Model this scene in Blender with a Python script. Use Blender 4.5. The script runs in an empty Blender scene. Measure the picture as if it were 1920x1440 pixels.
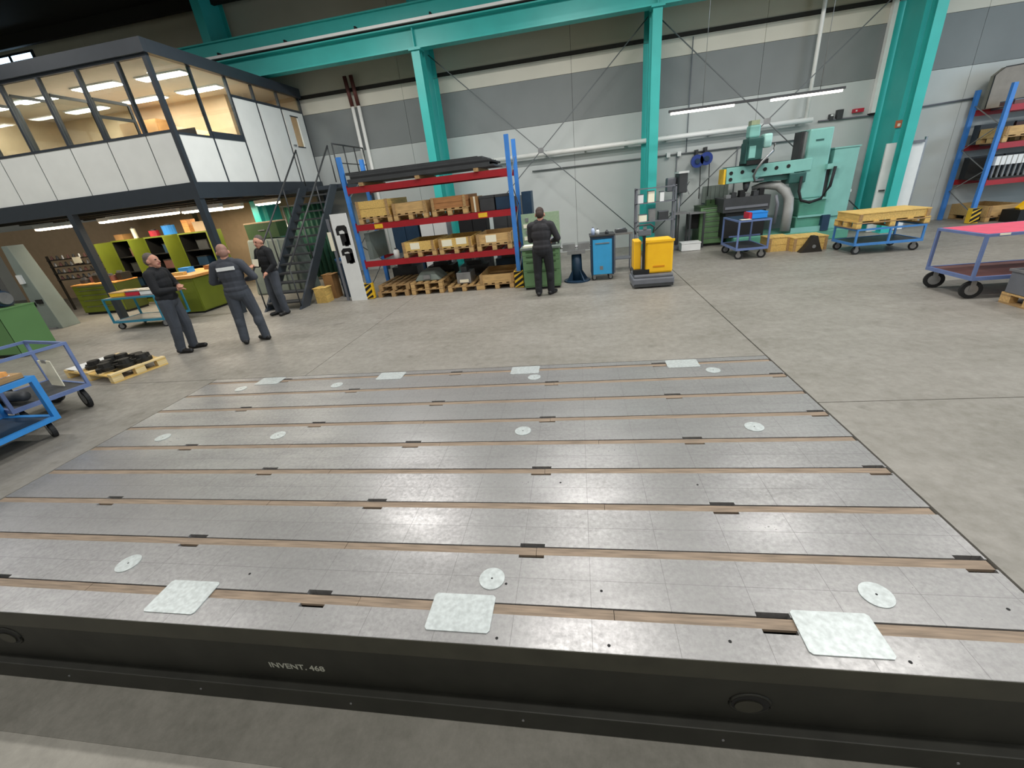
import bpy, math, random
import numpy as np
from mathutils import Vector, Matrix
random.seed(7)
SC = bpy.context.scene
COL = SC.collection

# ------------------------------------------------------------------ camera, world, exposure
CAM_H = 2.1
PITCH, ROLL, YAW, FPX = math.radians(24.906), math.radians(-6.628), math.radians(-10.6), 785.55
fwd = Vector((math.sin(YAW) * math.cos(PITCH), math.cos(YAW) * math.cos(PITCH), -math.sin(PITCH)))
rgt = Vector((math.cos(YAW), -math.sin(YAW), 0))
upv = rgt.cross(fwd)
r2 = math.cos(ROLL) * rgt + math.sin(ROLL) * upv
u2 = -math.sin(ROLL) * rgt + math.cos(ROLL) * upv
cam = bpy.data.cameras.new('camera')
cam.sensor_fit = 'HORIZONTAL'; cam.sensor_width = 36.0; cam.lens = FPX / 1920 * 36.0
cam.clip_start = 0.05; cam.clip_end = 200
cob = bpy.data.objects.new('camera', cam); COL.objects.link(cob)
cob.matrix_world = Matrix(((r2.x, u2.x, -fwd.x, 0), (r2.y, u2.y, -fwd.y, 0), (r2.z, u2.z, -fwd.z, CAM_H), (0, 0, 0, 1)))
SC.camera = cob
w = bpy.data.worlds.new('world'); SC.world = w; w.use_nodes = True
w.node_tree.nodes['Background'].inputs[0].default_value = (0.75, 0.87, 1.0, 1)
w.node_tree.nodes['Background'].inputs[1].default_value = 1.0
SC.view_settings.view_transform = 'Standard'; SC.view_settings.look = 'None'
SC.view_settings.gamma = 1.0; SC.view_settings.use_curve_mapping = False
SC.view_settings.exposure = 0.0
HALL_LAMP_W = 185.0

# ------------------------------------------------------------------ materials
def hx(h):
    h = h.lstrip('#'); v = [int(h[i:i + 2], 16) / 255 for i in (0, 2, 4)]
    return tuple(x / 12.92 if x <= 0.04045 else ((x + 0.055) / 1.055) ** 2.4 for x in v) + (1.0,)
def mat(name, col, rough=0.5, metal=0.0, var=0.12, scale=6.0, bump=0.0, stretch=(1, 1, 1), spec=0.5, detail=4):
    m = bpy.data.materials.new(name); m.use_nodes = True
    nt = m.node_tree; b = nt.nodes['Principled BSDF']
    b.inputs['Roughness'].default_value = rough; b.inputs['Metallic'].default_value = metal
    b.inputs['Specular IOR Level'].default_value = spec
    c = hx(col)
    if var <= 0:
        b.inputs['Base Color'].default_value = c; return m
    tc = nt.nodes.new('ShaderNodeTexCoord'); mp = nt.nodes.new('ShaderNodeMapping')
    mp.inputs['Scale'].default_value = stretch
    nz = nt.nodes.new('ShaderNodeTexNoise'); nz.inputs['Scale'].default_value = scale; nz.inputs['Detail'].default_value = detail
    rp = nt.nodes.new('ShaderNodeValToRGB')
    rp.color_ramp.elements[0].position = 0.3; rp.color_ramp.elements[1].position = 0.7
    rp.color_ramp.elements[0].color = tuple(max(0, x * (1 - var)) for x in c[:3]) + (1,)
    rp.color_ramp.elements[1].color = tuple(min(1, x * (1 + var)) for x in c[:3]) + (1,)
    nt.links.new(tc.outputs['Object'], mp.inputs['Vector']); nt.links.new(mp.outputs[0], nz.inputs['Vector'])
    nt.links.new(nz.outputs['Fac'], rp.inputs[0]); nt.links.new(rp.outputs[0], b.inputs['Base Color'])
    if bump:
        bp = nt.nodes.new('ShaderNodeBump'); bp.inputs['Strength'].default_value = bump; bp.inputs['Distance'].default_value = 0.01
        nt.links.new(nz.outputs['Fac'], bp.inputs['Height']); nt.links.new(bp.outputs[0], b.inputs['Normal'])
    return m
def emit(name, col, strength):
    m = bpy.data.materials.new(name); m.use_nodes = True
    b = m.node_tree.nodes['Principled BSDF']
    b.inputs['Base Color'].default_value = hx(col); b.inputs['Emission Color'].default_value = hx(col)
    b.inputs['Emission Strength'].default_value = strength
    return m
def glassmat(name, tint='#ffffff', f=0.08):
    m = bpy.data.materials.new(name); m.use_nodes = True; nt = m.node_tree
    for n in list(nt.nodes): nt.nodes.remove(n)
    o = nt.nodes.new('ShaderNodeOutputMaterial'); mx = nt.nodes.new('ShaderNodeMixShader')
    tr = nt.nodes.new('ShaderNodeBsdfTransparent'); tr.inputs[0].default_value = hx(tint)
    gl = nt.nodes.new('ShaderNodeBsdfGlossy'); gl.inputs['Roughness'].default_value = 0.02
    lw = nt.nodes.new('ShaderNodeLayerWeight'); lw.inputs[0].default_value = 0.5
    pw = nt.nodes.new('ShaderNodeMath'); pw.operation = 'POWER'; pw.inputs[1].default_value = 4.0; nt.links.new(lw.outputs['Facing'], pw.inputs[0])
    fr = nt.nodes.new('ShaderNodeMath'); fr.operation = 'MULTIPLY_ADD'; fr.inputs[1].default_value = 0.9; fr.inputs[2].default_value = 0.035; nt.links.new(pw.outputs[0], fr.inputs[0])
    nt.links.new(fr.outputs[0], mx.inputs[0]); nt.links.new(tr.outputs[0], mx.inputs[1]); nt.links.new(gl.outputs[0], mx.inputs[2])
    nt.links.new(mx.outputs[0], o.inputs[0]); return m

def surface(name, c1, c2, rough, big, fine, streak=(1, 1, 1), metal=0.0, bump=0.15, grid=None, spots=None):
    """Worn floor surface: two noise scales between two tones, roughness wear, optional scribed grid lines."""
    m = bpy.data.materials.new(name); m.use_nodes = True; nt = m.node_tree; L = nt.links.new
    b = nt.nodes['Principled BSDF']; b.inputs['Metallic'].default_value = metal
    tc = nt.nodes.new('ShaderNodeTexCoord'); mp = nt.nodes.new('ShaderNodeMapping'); mp.inputs['Scale'].default_value = streak
    L(tc.outputs['Object'], mp.inputs['Vector'])
    n1 = nt.nodes.new('ShaderNodeTexNoise'); n1.inputs['Scale'].default_value = big; n1.inputs['Detail'].default_value = 6; n1.inputs['Roughness'].default_value = 0.65
    n2 = nt.nodes.new('ShaderNodeTexNoise'); n2.inputs['Scale'].default_value = fine; n2.inputs['Detail'].default_value = 6; n2.inputs['Roughness'].default_value = 0.7
    L(mp.outputs[0], n1.inputs['Vector']); L(tc.outputs['Object'], n2.inputs['Vector'])
    ad = nt.nodes.new('ShaderNodeMath'); ad.operation = 'ADD'; L(n1.outputs['Fac'], ad.inputs[0]); L(n2.outputs['Fac'], ad.inputs[1])
    rp = nt.nodes.new('ShaderNodeMapRange'); rp.inputs['From Min'].default_value = 0.72; rp.inputs['From Max'].default_value = 1.28
    L(ad.outputs[0], rp.inputs['Value'])
    mx = nt.nodes.new('ShaderNodeMix'); mx.data_type = 'RGBA'
    mx.inputs['A'].default_value = hx(c1); mx.inputs['B'].default_value = hx(c2); L(rp.outputs[0], mx.inputs['Factor'])
    out = mx.outputs['Result']
    if spots:
        n3 = nt.nodes.new('ShaderNodeTexNoise'); n3.inputs['Scale'].default_value = 2.6; n3.inputs['Detail'].default_value = 3
        L(tc.outputs['Object'], n3.inputs['Vector'])
        r3 = nt.nodes.new('ShaderNodeMapRange'); r3.inputs['From Min'].default_value = 0.66; r3.inputs['From Max'].default_value = 0.74
        r3.inputs['To Max'].default_value = 0.6; L(n3.outputs['Fac'], r3.inputs['Value'])
        m3 = nt.nodes.new('ShaderNodeMix'); m3.data_type = 'RGBA'; L(r3.outputs[0], m3.inputs['Factor']); L(out, m3.inputs['A']); m3.inputs['B'].default_value = hx(spots)
        out = m3.outputs['Result']
    if grid:
        sx = nt.nodes.new('ShaderNodeSeparateXYZ'); L(tc.outputs['Object'], sx.inputs[0])
        acc = None
        for ax, (per, off) in grid.items():
            a = nt.nodes.new('ShaderNodeMath'); a.operation = 'SUBTRACT'; L(sx.outputs[ax], a.inputs[0]); a.inputs[1].default_value = off - per / 2
            f = nt.nodes.new('ShaderNodeMath'); f.operation = 'FLOORED_MODULO'; L(a.outputs[0], f.inputs[0]); f.inputs[1].default_value = per
            g = nt.nodes.new('ShaderNodeMath'); g.operation = 'SUBTRACT'; L(f.outputs[0], g.inputs[0]); g.inputs[1].default_value = per / 2
            h = nt.nodes.new('ShaderNodeMath'); h.operation = 'ABSOLUTE'; L(g.outputs[0], h.inputs[0])
            k = nt.nodes.new('ShaderNodeMath'); k.operation = 'LESS_THAN'; L(h.outputs[0], k.inputs[0]); k.inputs[1].default_value = 0.0016
            if acc is None: acc = k
            else:
                q = nt.nodes.new('ShaderNodeMath'); q.operation = 'MAXIMUM'; L(acc.outputs[0], q.inputs[0]); L(k.outputs[0], q.inputs[1]); acc = q
        sc = nt.nodes.new('ShaderNodeMath'); sc.operation = 'MULTIPLY'; L(acc.outputs[0], sc.inputs[0]); sc.inputs[1].default_value = 0.42
        m4 = nt.nodes.new('ShaderNodeMix'); m4.data_type = 'RGBA'; L(sc.outputs[0], m4.inputs['Factor']); L(out, m4.inputs['A']); m4.inputs['B'].default_value = hx('#3a3836')
        out = m4.outputs['Result']
    L(out, b.inputs['Base Color'])
    r5 = nt.nodes.new('ShaderNodeMapRange'); r5.inputs['From Min'].default_value = 0.7; r5.inputs['From Max'].default_value = 1.3
    r5.inputs['To Min'].default_value = rough + 0.1; r5.inputs['To Max'].default_value = rough - 0.08
    L(ad.outputs[0], r5.inputs['Value']); L(r5.outputs[0], b.inputs['Roughness'])
    if bump:
        bp = nt.nodes.new('ShaderNodeBump'); bp.inputs['Strength'].default_value = bump; bp.inputs['Distance'].default_value = 0.004
        L(n2.outputs['Fac'], bp.inputs['Height']); L(bp.outputs[0], b.inputs['Normal'])
    return m

M_CONC = surface('concrete', '#77746b', '#95918a', 0.48, 0.7, 9.0, (1, 1.6, 1), spots='#66635b')
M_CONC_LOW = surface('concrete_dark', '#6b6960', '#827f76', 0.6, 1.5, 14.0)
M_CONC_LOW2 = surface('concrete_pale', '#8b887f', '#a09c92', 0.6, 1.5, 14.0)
M_PLATE = surface('ground_cast_iron', '#888786', '#acabaa', 0.34, 1.6, 34.0, (0.6, 1.6, 1), metal=0.45, bump=0.12, grid={0: (0.4175, 0.0), 1: (0.413, 1.735)})
M_COVER = mat('cover_steel', '#bfc6c5', 0.36, 0.25, 0.16, 38)
M_WOODFILL = mat('slot_wood', '#8b7a68', 0.65, 0, 0.3, 5, stretch=(1, 12, 1))
M_CAST = mat('dark_cast_iron', '#2b2b25', 0.5, 0.3, 0.2, 5, 0.2)
M_CASTLIP = mat('olive_cast_iron', '#3b3a30', 0.45, 0.3, 0.2, 5)
M_BLACK = mat('black', '#0b0b0b', 0.7, 0, 0)
M_TEXT = mat('stencil_paint', '#a5a598', 0.7, 0, 0.2, 60)
M_TEAL = mat('teal_paint', '#38b3ac', 0.42, 0, 0.06, 2)
M_WALL = mat('wall_light', '#c3c8c6', 0.6, 0, 0.04, 1.2)
M_WALLD = mat('wall_dark', '#7f8484', 0.6, 0, 0.05, 1.2)
M_WALLB = mat('wall_beige', '#d2cfc1', 0.65, 0, 0.04, 1)
M_WALLU = mat('wall_upper', '#c6c0ab', 0.7, 0, 0.05, 1)
M_BROWN = mat('dark_steel', '#2e2a24', 0.6, 0.2, 0.1)
M_CEIL = mat('roof_sheet', '#1e1c15', 0.8, 0, 0.15, 2)
M_OPANEL = mat('office_panel', '#e9ebe7', 0.5, 0, 0.03, 3)
M_ODARK = mat('anthracite', '#333a42', 0.45, 0.1, 0.06)
M_ODARK2 = mat('anthracite_dark', '#23282c', 0.5, 0.1, 0.08)
M_GLASS = glassmat('window_glass', '#e6ebea')
M_OCEIL = mat('office_ceiling', '#beb3a6', 0.8, 0, 0.04)
M_OWALL = mat('office_wall', '#bda587', 0.8, 0, 0.05)
M_BLUE = mat('rack_blue', '#3c80cf', 0.45, 0, 0.08)
M_RED = mat('rack_red', '#a11520', 0.45, 0, 0.08)
M_WOOD = mat('pine', '#c7a36c', 0.7, 0, 0.22, 4, stretch=(1, 9, 9))
M_WOOD2 = mat('weathered_pine', '#a5855a', 0.75, 0, 0.25, 4, stretch=(9, 1, 9))
M_WOODY = mat('yellow_pine', '#d9b568', 0.6, 0, 0.2, 4, stretch=(9, 1, 9))
M_PAPER = mat('paper', '#f1ecd4', 0.8, 0, 0)
M_WHITE = mat('white_paint', '#e4e6e4', 0.45, 0, 0.03)
M_YEL = mat('truck_yellow', '#ffc21c', 0.4, 0, 0.05)
M_YEL2 = mat('hazard_yellow', '#e8bb2c', 0.5, 0, 0.1, 20)
M_GREYP = mat('grey_paint', '#6c6f76', 0.45, 0, 0.08)
M_DGREY = mat('dark_grey', '#3a3c3e', 0.5, 0.1, 0.12)
M_STEEL = mat('bare_steel', '#9a9b9c', 0.35, 0.7, 0.15)
M_RUB = mat('rubber', '#17181a', 0.7, 0, 0.1)
M_CARTB = mat('cart_blue', '#4584c6', 0.45, 0, 0.1)
M_CARTBR = mat('bright_cart_blue', '#2f86cf', 0.4, 0, 0.08)
M_CARTG = mat('slate_cart_blue', '#6578a5', 0.45, 0, 0.1)
M_MACH = mat('machine_turquoise', '#80b9b0', 0.42, 0, 0.07, 3)
M_MACH2 = mat('machine_green', '#569682', 0.45, 0, 0.1, 3)
M_MACHD = mat('machine_dark_teal', '#2d5a55', 0.5, 0.1, 0.15)
M_OLIVE = mat('olive_green', '#69741f', 0.5, 0, 0.1, 2)
M_OLIVED = mat('olive_dark', '#444c1b', 0.55, 0, 0.1, 2)
M_GREEN = mat('cabinet_green', '#65885e', 0.5, 0, 0.08, 3)
M_GREEND = mat('cabinet_green_dark', '#33502c', 0.5, 0, 0.1)
M_GREENL = mat('panel_green', '#5a8450', 0.5, 0, 0.05, 2)
M_CYAN = mat('cabinet_blue', '#3aa5dd', 0.4, 0, 0.05)
M_NAVY = mat('navy', '#1d3850', 0.5, 0.1, 0.12)
M_ORANGEW = mat('warm_wood', '#dc9a52', 0.55, 0, 0.2, 3, stretch=(1, 9, 9))
M_PINK = mat('pink_deck', '#d4536b', 0.5, 0, 0.08)
M_MAROON = mat('brown_deck', '#6b4742', 0.6, 0, 0.15)
M_BIN = mat('bin_blue', '#2c8fe6', 0.4, 0, 0)
M_BINR = mat('bin_red', '#c22b3e', 0.4, 0, 0)
M_TUBE = emit('lamp_tube', '#fff6e8', 6.0)
M_TUBEW = emit('warm_lamp', '#ffeccf', 7.0)
M_PIPE = mat('white_pipe', '#f6f6f2', 0.35, 0, 0.02)
M_BROWNRED = mat('oxide_red', '#5b2f28', 0.6, 0, 0.1)
M_ROD = mat('rod_grey', '#707476', 0.5, 0.2, 0.05)
M_PALE = mat('pale_pine', '#e0c893', 0.65, 0, 0.15, 4, stretch=(9, 1, 9))
M_CARD = mat('cardboard', '#9b7447', 0.8, 0, 0.12)
M_TARP = mat('grey_tarp', '#78827b', 0.65, 0, 0.1, 2)
M_CURT = mat('green_curtain', '#20503f', 0.6, 0, 0.1, 3)

# ------------------------------------------------------------------ mesh helpers
class B:
    def __init__(s): s.v = []; s.f = []; s.m = []
    def _add(s, vs, fs, m=0):
        o = len(s.v); s.v += [tuple(p) for p in vs]; s.f += [tuple(i + o for i in f) for f in fs]; s.m += [m] * len(fs); return s
    def box(s, x0, y0, z0, x1, y1, z1, m=0):
        x0, x1 = sorted((x0, x1)); y0, y1 = sorted((y0, y1)); z0, z1 = sorted((z0, z1))
        return s._add([(x0, y0, z0), (x1, y0, z0), (x1, y1, z0), (x0, y1, z0), (x0, y0, z1), (x1, y0, z1), (x1, y1, z1), (x0, y1, z1)],
                      [(0, 3, 2, 1), (4, 5, 6, 7), (0, 1, 5, 4), (1, 2, 6, 5), (2, 3, 7, 6), (3, 0, 4, 7)], m)
    def hexa(s, a, b, m=0):
        """box between two 4-point rings"""
        return s._add(list(a) + list(b), [(3, 2, 1, 0), (4, 5, 6, 7), (0, 1, 5, 4), (1, 2, 6, 5), (2, 3, 7, 6), (3, 0, 4, 7)], m)
    def tube(s, pts, r, n=8, m=0, closed=False):
        P = [Vector(p) for p in pts]; rings = []; N = len(P)
        for i, p in enumerate(P):
            d = (P[min(i + 1, N - 1)] - P[max(i - 1, 0)])
            if closed: d = P[(i + 1) % N] - P[i - 1]
            d.normalize(); u = Vector((0, 0, 1)) if abs(d.z) < 0.95 else Vector((1, 0, 0))
            a = d.cross(u).normalized(); b = a.cross(d)
            rr = r[i] if isinstance(r, (list, tuple)) else r
            rings.append([p + rr * (math.cos(2 * math.pi * k / n) * a + math.sin(2 * math.pi * k / n) * b) for k in range(n)])
        vs = [q for g in rings for q in g]; fs = []
        for i in range(N if closed else N - 1):
            j = (i + 1) % N
            fs += [(i * n + k, i * n + (k + 1) % n, j * n + (k + 1) % n, j * n + k) for k in range(n)]
        if not closed: fs += [tuple(range(n - 1, -1, -1)), tuple((N - 1) * n + k for k in range(n))]
        return s._add(vs, fs, m)
    def bar(s, a, b, w, h=None, m=0):
        """square bar between two points"""
        a = Vector(a); b = Vector(b); h = h or w; d = (b - a).normalized()
        u = Vector((0, 0, 1)) if abs(d.z) < 0.95 else Vector((0, 1, 0))
        x = d.cross(u).normalized() * w / 2; y = x.cross(d).normalized() * h / 2
        return s.hexa([a - x - y, a + x - y, a + x + y, a - x + y], [b - x - y, b + x - y, b + x + y, b - x + y], m)
    def prism(s, poly, axis, a, b, m=0):
        """polygon (2D) extruded along axis 0/1/2 from a to b"""
        def p3(q, t): return (t, q[0], q[1]) if axis == 0 else ((q[0], t, q[1]) if axis == 1 else (q[0], q[1], t))
        n = len(poly)
        return s._add([p3(q, a) for q in poly] + [p3(q, b) for q in poly],
                      [tuple(range(n))[::-1], tuple(range(n, 2 * n))] + [(i, (i + 1) % n, n + (i + 1) % n, n + i) for i in range(n)], m)
    def mesh(s, name, mats, smooth=False):
        me = bpy.data.meshes.new(name); me.from_pydata(s.v, [], s.f)
        for mt in mats: me.materials.append(mt)
        me.polygons.foreach_set('material_index', s.m)
        if smooth: me.polygons.foreach_set('use_smooth', [True] * len(me.polygons))
        import bmesh
        bm = bmesh.new(); bm.from_mesh(me); bmesh.ops.recalc_face_normals(bm, faces=bm.faces); bm.to_mesh(me); bm.free()
        me.update(); return me
def link(name, me, parent=None, loc=(0, 0, 0), rz=0.0, rot=None):
    o = bpy.data.objects.new(name, me); COL.objects.link(o)
    o.location = loc; o.rotation_euler = rot or (0, 0, rz)
    if parent is not None: o.parent = parent
    return o
def O(b, name, mats, parent=None, loc=(0, 0, 0), rz=0.0, smooth=False, bevel=0.0, rot=None):
    if not isinstance(mats, (list, tuple)): mats = [mats]
    o = link(name, b.mesh(name, mats, smooth), parent, loc, rz, rot)
    if bevel:
        md = o.modifiers.new('edge', 'BEVEL'); md.width = bevel; md.segments = 2; md.limit_method = 'ANGLE'
    return o
def P(parent, name, m, *boxes, bevel=0.0, loc=(0, 0, 0), rz=0.0, label=None):
    b = B()
    for q in boxes: b.box(*q)
    o = O(b, name, m, parent, loc, rz, bevel=bevel)
    if label: o['label'] = label
    return o
def T(parent, name, m, pts, r, n=8, closed=False, smooth=True):
    return O(B().tube(pts, r, n, 0, closed), name, m, parent, smooth=smooth)
def tag(o, label, cat=None, group=None, kind=None):
    if label: o['label'] = label
    if cat: o['category'] = cat
    if group: o['group'] = group
    if kind: o['kind'] = kind
    return o
def thing(name, label, cat, loc=(0, 0, 0), rz=0.0, group=None):
    return tag(link(name, None, None, loc, rz), label, cat, group)
def struct(name, b, mats, label=None, cat=None):
    return tag(O(b, name, mats), label, cat, None, 'structure')
def dup(o, parent=None, loc=None, rz=None, label=None, group=None):
    c = o.copy(); COL.objects.link(c)
    if parent is not None: c.parent = parent
    if loc is not None: c.location = loc
    if rz is not None: c.rotation_euler = (0, 0, rz)
    for ch in list(o.children): dup(ch, c)
    if label: c['label'] = label
    if group: c['group'] = group
    return c
def disc(cx, cy, r, n=24): return [(cx + r * math.cos(2 * math.pi * k / n), cy + r * math.sin(2 * math.pi * k / n)) for k in range(n)]

def area(name, loc, sx, sy, power, col=(1, 1, 1), rot=(0, 0, 0), parent=None):
    l = bpy.data.lights.new(name, 'AREA'); l.shape = 'RECTANGLE'; l.size = sx; l.size_y = sy; l.energy = power; l.color = col
    o = link(name, l, parent, loc, rot=rot); o.visible_camera = True
    return o

# ================================================================== THE HALL
XL, XR, YB, YF, ZT, ZL = -24.0, 20.0, 14.5, -12.0, 7.95, -0.68
PX0, PX1, PY0, PY1 = -5.35, 2.14, 1.32, 4.97
fl = struct('floor', B().box(XL, 1.46, ZL, XR, YB + .3, -0.125), M_CONC_LOW, 'grey concrete shop floor around the iron plate', 'floor')
for x0, y0, x1, y1 in [(PX1 + .016, 1.34, XR, 3.79), (PX1 + .016, 3.80, XR, YB), (-3.895, PY1 + .01, PX1, YB), (XL, PY1 + .01, -3.905, YB), (XL, 1.34, PX0 - .012, PY1)]:
    P(fl, 'slab', M_CONC, (x0, y0, -0.125, x1, y1, 0))
P(fl, 'kerb_face', M_CAST, (PX1 + .016, 1.34, ZL, XR, 1.46, -.125), (XL, 1.34, ZL, PX0 - .012, 1.46, -.125))
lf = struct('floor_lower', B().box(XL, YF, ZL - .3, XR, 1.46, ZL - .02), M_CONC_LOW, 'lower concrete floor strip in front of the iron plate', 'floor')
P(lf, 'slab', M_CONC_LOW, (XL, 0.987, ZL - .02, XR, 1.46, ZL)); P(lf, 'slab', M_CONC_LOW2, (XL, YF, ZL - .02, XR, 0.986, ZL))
wb = struct('wall_back', B().box(XL, YB + .12, 0, XR, YB + .3, ZT), M_BROWN, 'long panelled hall wall in light and dark grey bands', 'wall')
for k in range(9):
    a, c = XL + (1 if k == 0 else 0), 0
    x0, x1 = -25 + 5 * k, -20 + 5 * k
    x0 = max(x0, XL); x1 = min(x1, XR)
    for z0, z1, m, dy in [(0, 3.685, M_WALL, 0), (3.693, 4.83, M_WALLD, 0), (4.838, 5.24, M_WALLB, 0), (5.34, 6.2, M_WALLU, 0), (6.21, ZT, M_WALLU, 0)]:
        P(wb, 'wall_panel', m, (x0 + .004, YB + dy, z0, x1 - .004, YB + .12, z1))
P(wb, 'ledge_rail', M_BROWN, (XL, YB - .03, 5.25, XR, YB + .12, 5.335))
wl = struct('wall_left', B().box(XL - .3, YF, ZL, XL, YB + .3, ZT), M_WALLU, 'dark end wall of the hall', 'wall')
wf = struct('wall_front', B().box(XL - .3, YF - .3, ZL, XR + .3, YF, ZT), M_WALL, 'grey hall wall behind the viewer', 'wall')
# right end wall with a tall daylight window band
wr = struct('wall_right', B().box(XR, YF, ZL, XR + .3, -2, ZT).box(XR, 12, ZL, XR + .3, YB + .3, ZT).box(XR, -2, ZL, XR + .3, 12, 1.2).box(XR, -2, 5.6, XR + .3, 12, ZT), M_WALL, 'end wall of the hall with a daylight window', 'wall')
wn = tag(link('window_1', None), 'tall daylight window in the end wall', 'window', None, 'structure')
for k in range(8): P(wn, 'mullion', M_ODARK, (XR + .1, -2 + 2 * k - .04 * (k > 0), 1.2, XR + .18, -2 + 2 * k + .04, 5.6))
for k in range(7): P(wn, 'pane', M_GLASS, (XR + .13, -2 + 2 * k + .04, 1.2, XR + .14, 2 * k - .04, 5.6))
cl = struct('ceiling', B().box(XL - .3, YF - .3, ZT, XR + .3, YB + .3, ZT + .2), M_CEIL, 'dark sheet-metal hall roof', 'ceiling')
for k in range(9): P(cl, 'purlin', M_CEIL, (XL, -10 + 3 * k, ZT - .3, XR, -9.88 + 3 * k, ZT))
area('daylight_at_window', (XR - .05, 5, 3.4), 4.2, 13.6, 750, (0.58, 0.78, 1.0), (0, math.radians(90), 0))

# bright high window strip beyond the office roof
hw = tag(link('window_2', None), 'bright high window strip under the roof behind the office', 'window', None, 'structure')
for k in range(2): P(hw, 'pane', emit('daylight_pane', '#bfe4ff', 3.5), (-18.75 + .9 * k, YB - .02, 7.27, -17.95 + .9 * k, YB - .01, 7.64))
P(hw, 'frame', M_ODARK2, (-18.85, YB - .03, 7.2, -16.95, YB - .002, 7.27), (-18.85, YB - .03, 7.64, -16.95, YB - .002, 7.7), (-17.95, YB - .03, 7.27, -17.85, YB - .002, 7.64), (-18.85, YB - .03, 7.27, -18.75, YB - .002, 7.64), (-17.05, YB - .03, 7.27, -16.95, YB - .002, 7.64))

# ------------------------------------------------------------------ columns, crane runway, braces
CX = [-9.95, -3.95, 2.05, 8.05, 14.05]
desc = {-15.95: 'behind the office end', -9.95: 'rising behind the office roof', -3.95: 'behind the loaded pallet rack', 2.05: 'behind the yellow pallet truck', 8.05: 'beside the turquoise machine and white door', 14.05: 'at the far end of the wall'}
for x in CX:
    c = thing('building_column', 'teal steel building column against the wall, ' + desc[x], 'column', (x, 0, 0), group='building columns')
    P(c, 'flange', M_TEAL, (-.13, 13.36, 0, .13, 13.385, 7.9)); P(c, 'flange', M_TEAL, (-.13, 14.345, 0, .13, 14.37, 5.2), (-.13, 14.3, 5.2, .13, 14.32, 7.9))
    P(c, 'web', M_TEAL, (-.01, 13.385, 0, .01, 14.3, 7.9)); P(c, 'base_plate', M_TEAL, (-.17, 13.3, 0, .17, 14.42, .02))
    k = thing('crane_column', 'slim teal steel crane column carrying the runway, ' + desc[x], 'column', (x, 0, 0), group='crane columns')
    P(k, 'flange', M_TEAL, (-.11, 13.0, 0, .11, 13.016, 5.56)); P(k, 'flange', M_TEAL, (-.11, 13.194, 0, .11, 13.21, 5.56))
    P(k, 'web', M_TEAL, (-.006, 13.016, 0, .006, 13.194, 5.56)); P(k, 'cap_plate', M_TEAL, (-.16, 12.94, 5.56, .16, 13.27, 5.59))
    P(k, 'tie_plate', M_TEAL, (-.05, 13.21, 5.3, .05, 13.36, 5.55)); P(k, 'base_plate', M_TEAL, (-.16, 12.94, 0, .16, 13.29, .02))
rw = thing('crane_runway_beam', 'long teal crane runway beam with upper girder on the columns', 'beam', (0, 0, 0))
P(rw, 'bottom_flange', M_TEAL, (XL + .1, 12.96, 5.59, XR - .1, 13.26, 5.625)); P(rw, 'web', M_TEAL, (XL + .1, 13.09, 5.625, XR - .1, 13.11, 6.03))
P(rw, 'top_flange', M_TEAL, (XL + .1, 12.9, 6.03, XR - .1, 13.3, 6.06))
for x in CX: P(rw, 'stiffener', M_TEAL, (x - .01, 12.98, 5.625, x + .01, 13.24, 6.03))
P(rw, 'upper_girder', M_TEAL, (XL + .1, 12.98, 6.18, XR - .1, 13.22, 6.46), (XL + .1, 12.9, 6.46, XR - .1, 13.3, 6.49))
P(rw, 'rail', M_BROWN, (XL + .1, 13.06, 6.06, XR - .1, 13.14, 6.18))
cr = thing('conductor_rail', 'thin white power rail running along the crane beam', 'power rail')
P(cr, 'rail_bar', M_PIPE, (XL + .1, 12.84, 6.1, XR - .1, 12.88, 6.16))
for k in range(18): P(cr, 'bracket', M_BLACK, (-19.4 + 2 * k, 12.85, 6.16, -19.36 + 2 * k, 12.98, 6.22))
for x0 in (-3.95, 2.05):
    t = thing('wind_brace', 'crossed steel brace rods ' + ('above the pallet rack' if x0 < 0 else 'behind the turquoise machine'), 'brace')
    for a, b in [((x0 + .1, 13.8, 5.62), (x0 + 5.9, 13.8, .36)), ((x0 + 5.9, 13.83, 5.62), (x0 + .1, 13.83, .36))]: T(t, 'rod', M_ROD, [a, b], .014, 6)
    P(t, 'node_plate', M_STEEL, (x0 + 2.92, 13.78, 2.92, x0 + 3.08, 13.795, 3.06))

# ------------------------------------------------------------------ wall pipes and fittings
def pipe(name, label, pts, r, m=M_PIPE, cat='pipe', group=None):
    t = thing(name, label, cat, group=group); T(t, 'tube', m, pts, r); return t
t = pipe('air_pipe', 'long white pipe along the wall with a riser to the roof', [(-2.4, 14.26, 2.92), (6.36, 14.26, 2.92)], .066)
T(t, 'riser', M_PIPE, [(6.2, 14.26, 2.92), (6.2, 14.26, ZT - .05)], .05)
for k in range(8): P(t, 'clip', M_STEEL, (-2 + 1.15 * k, 14.28, 2.85, -1.95 + 1.15 * k, 14.497, 3.0))
t = pipe('cable_conduit', 'thin grey conduit below the white wall pipe', [(-1.3, 14.45, 2.5), (6.4, 14.45, 2.48)], .018, M_ROD)
for x in (2.95, 4.6): T(t, 'drop', M_GREYP, [(x, 14.45, 2.5), (x, 14.45, 1.2)], .014)
for x in (2.7, 3.0): P(t, 'junction_box', M_WHITE, (x - .05, 14.38, 2.43, x + .05, 14.5, 2.55))
pipe('cable_conduit', 'thin grey conduit crossing the wall beside the tall teal column', [(6.6, 14.45, 2.87), (7.8, 14.45, 2.85), (10.3, 14.45, 2.95)], .02, M_GREYP)
pipe('cable_conduit', 'thin vertical conduit with cables behind the hanging lamp', [(3.2, 14.45, 2.5), (3.2, 14.45, 5.2)], .012, M_GREYP)
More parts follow.
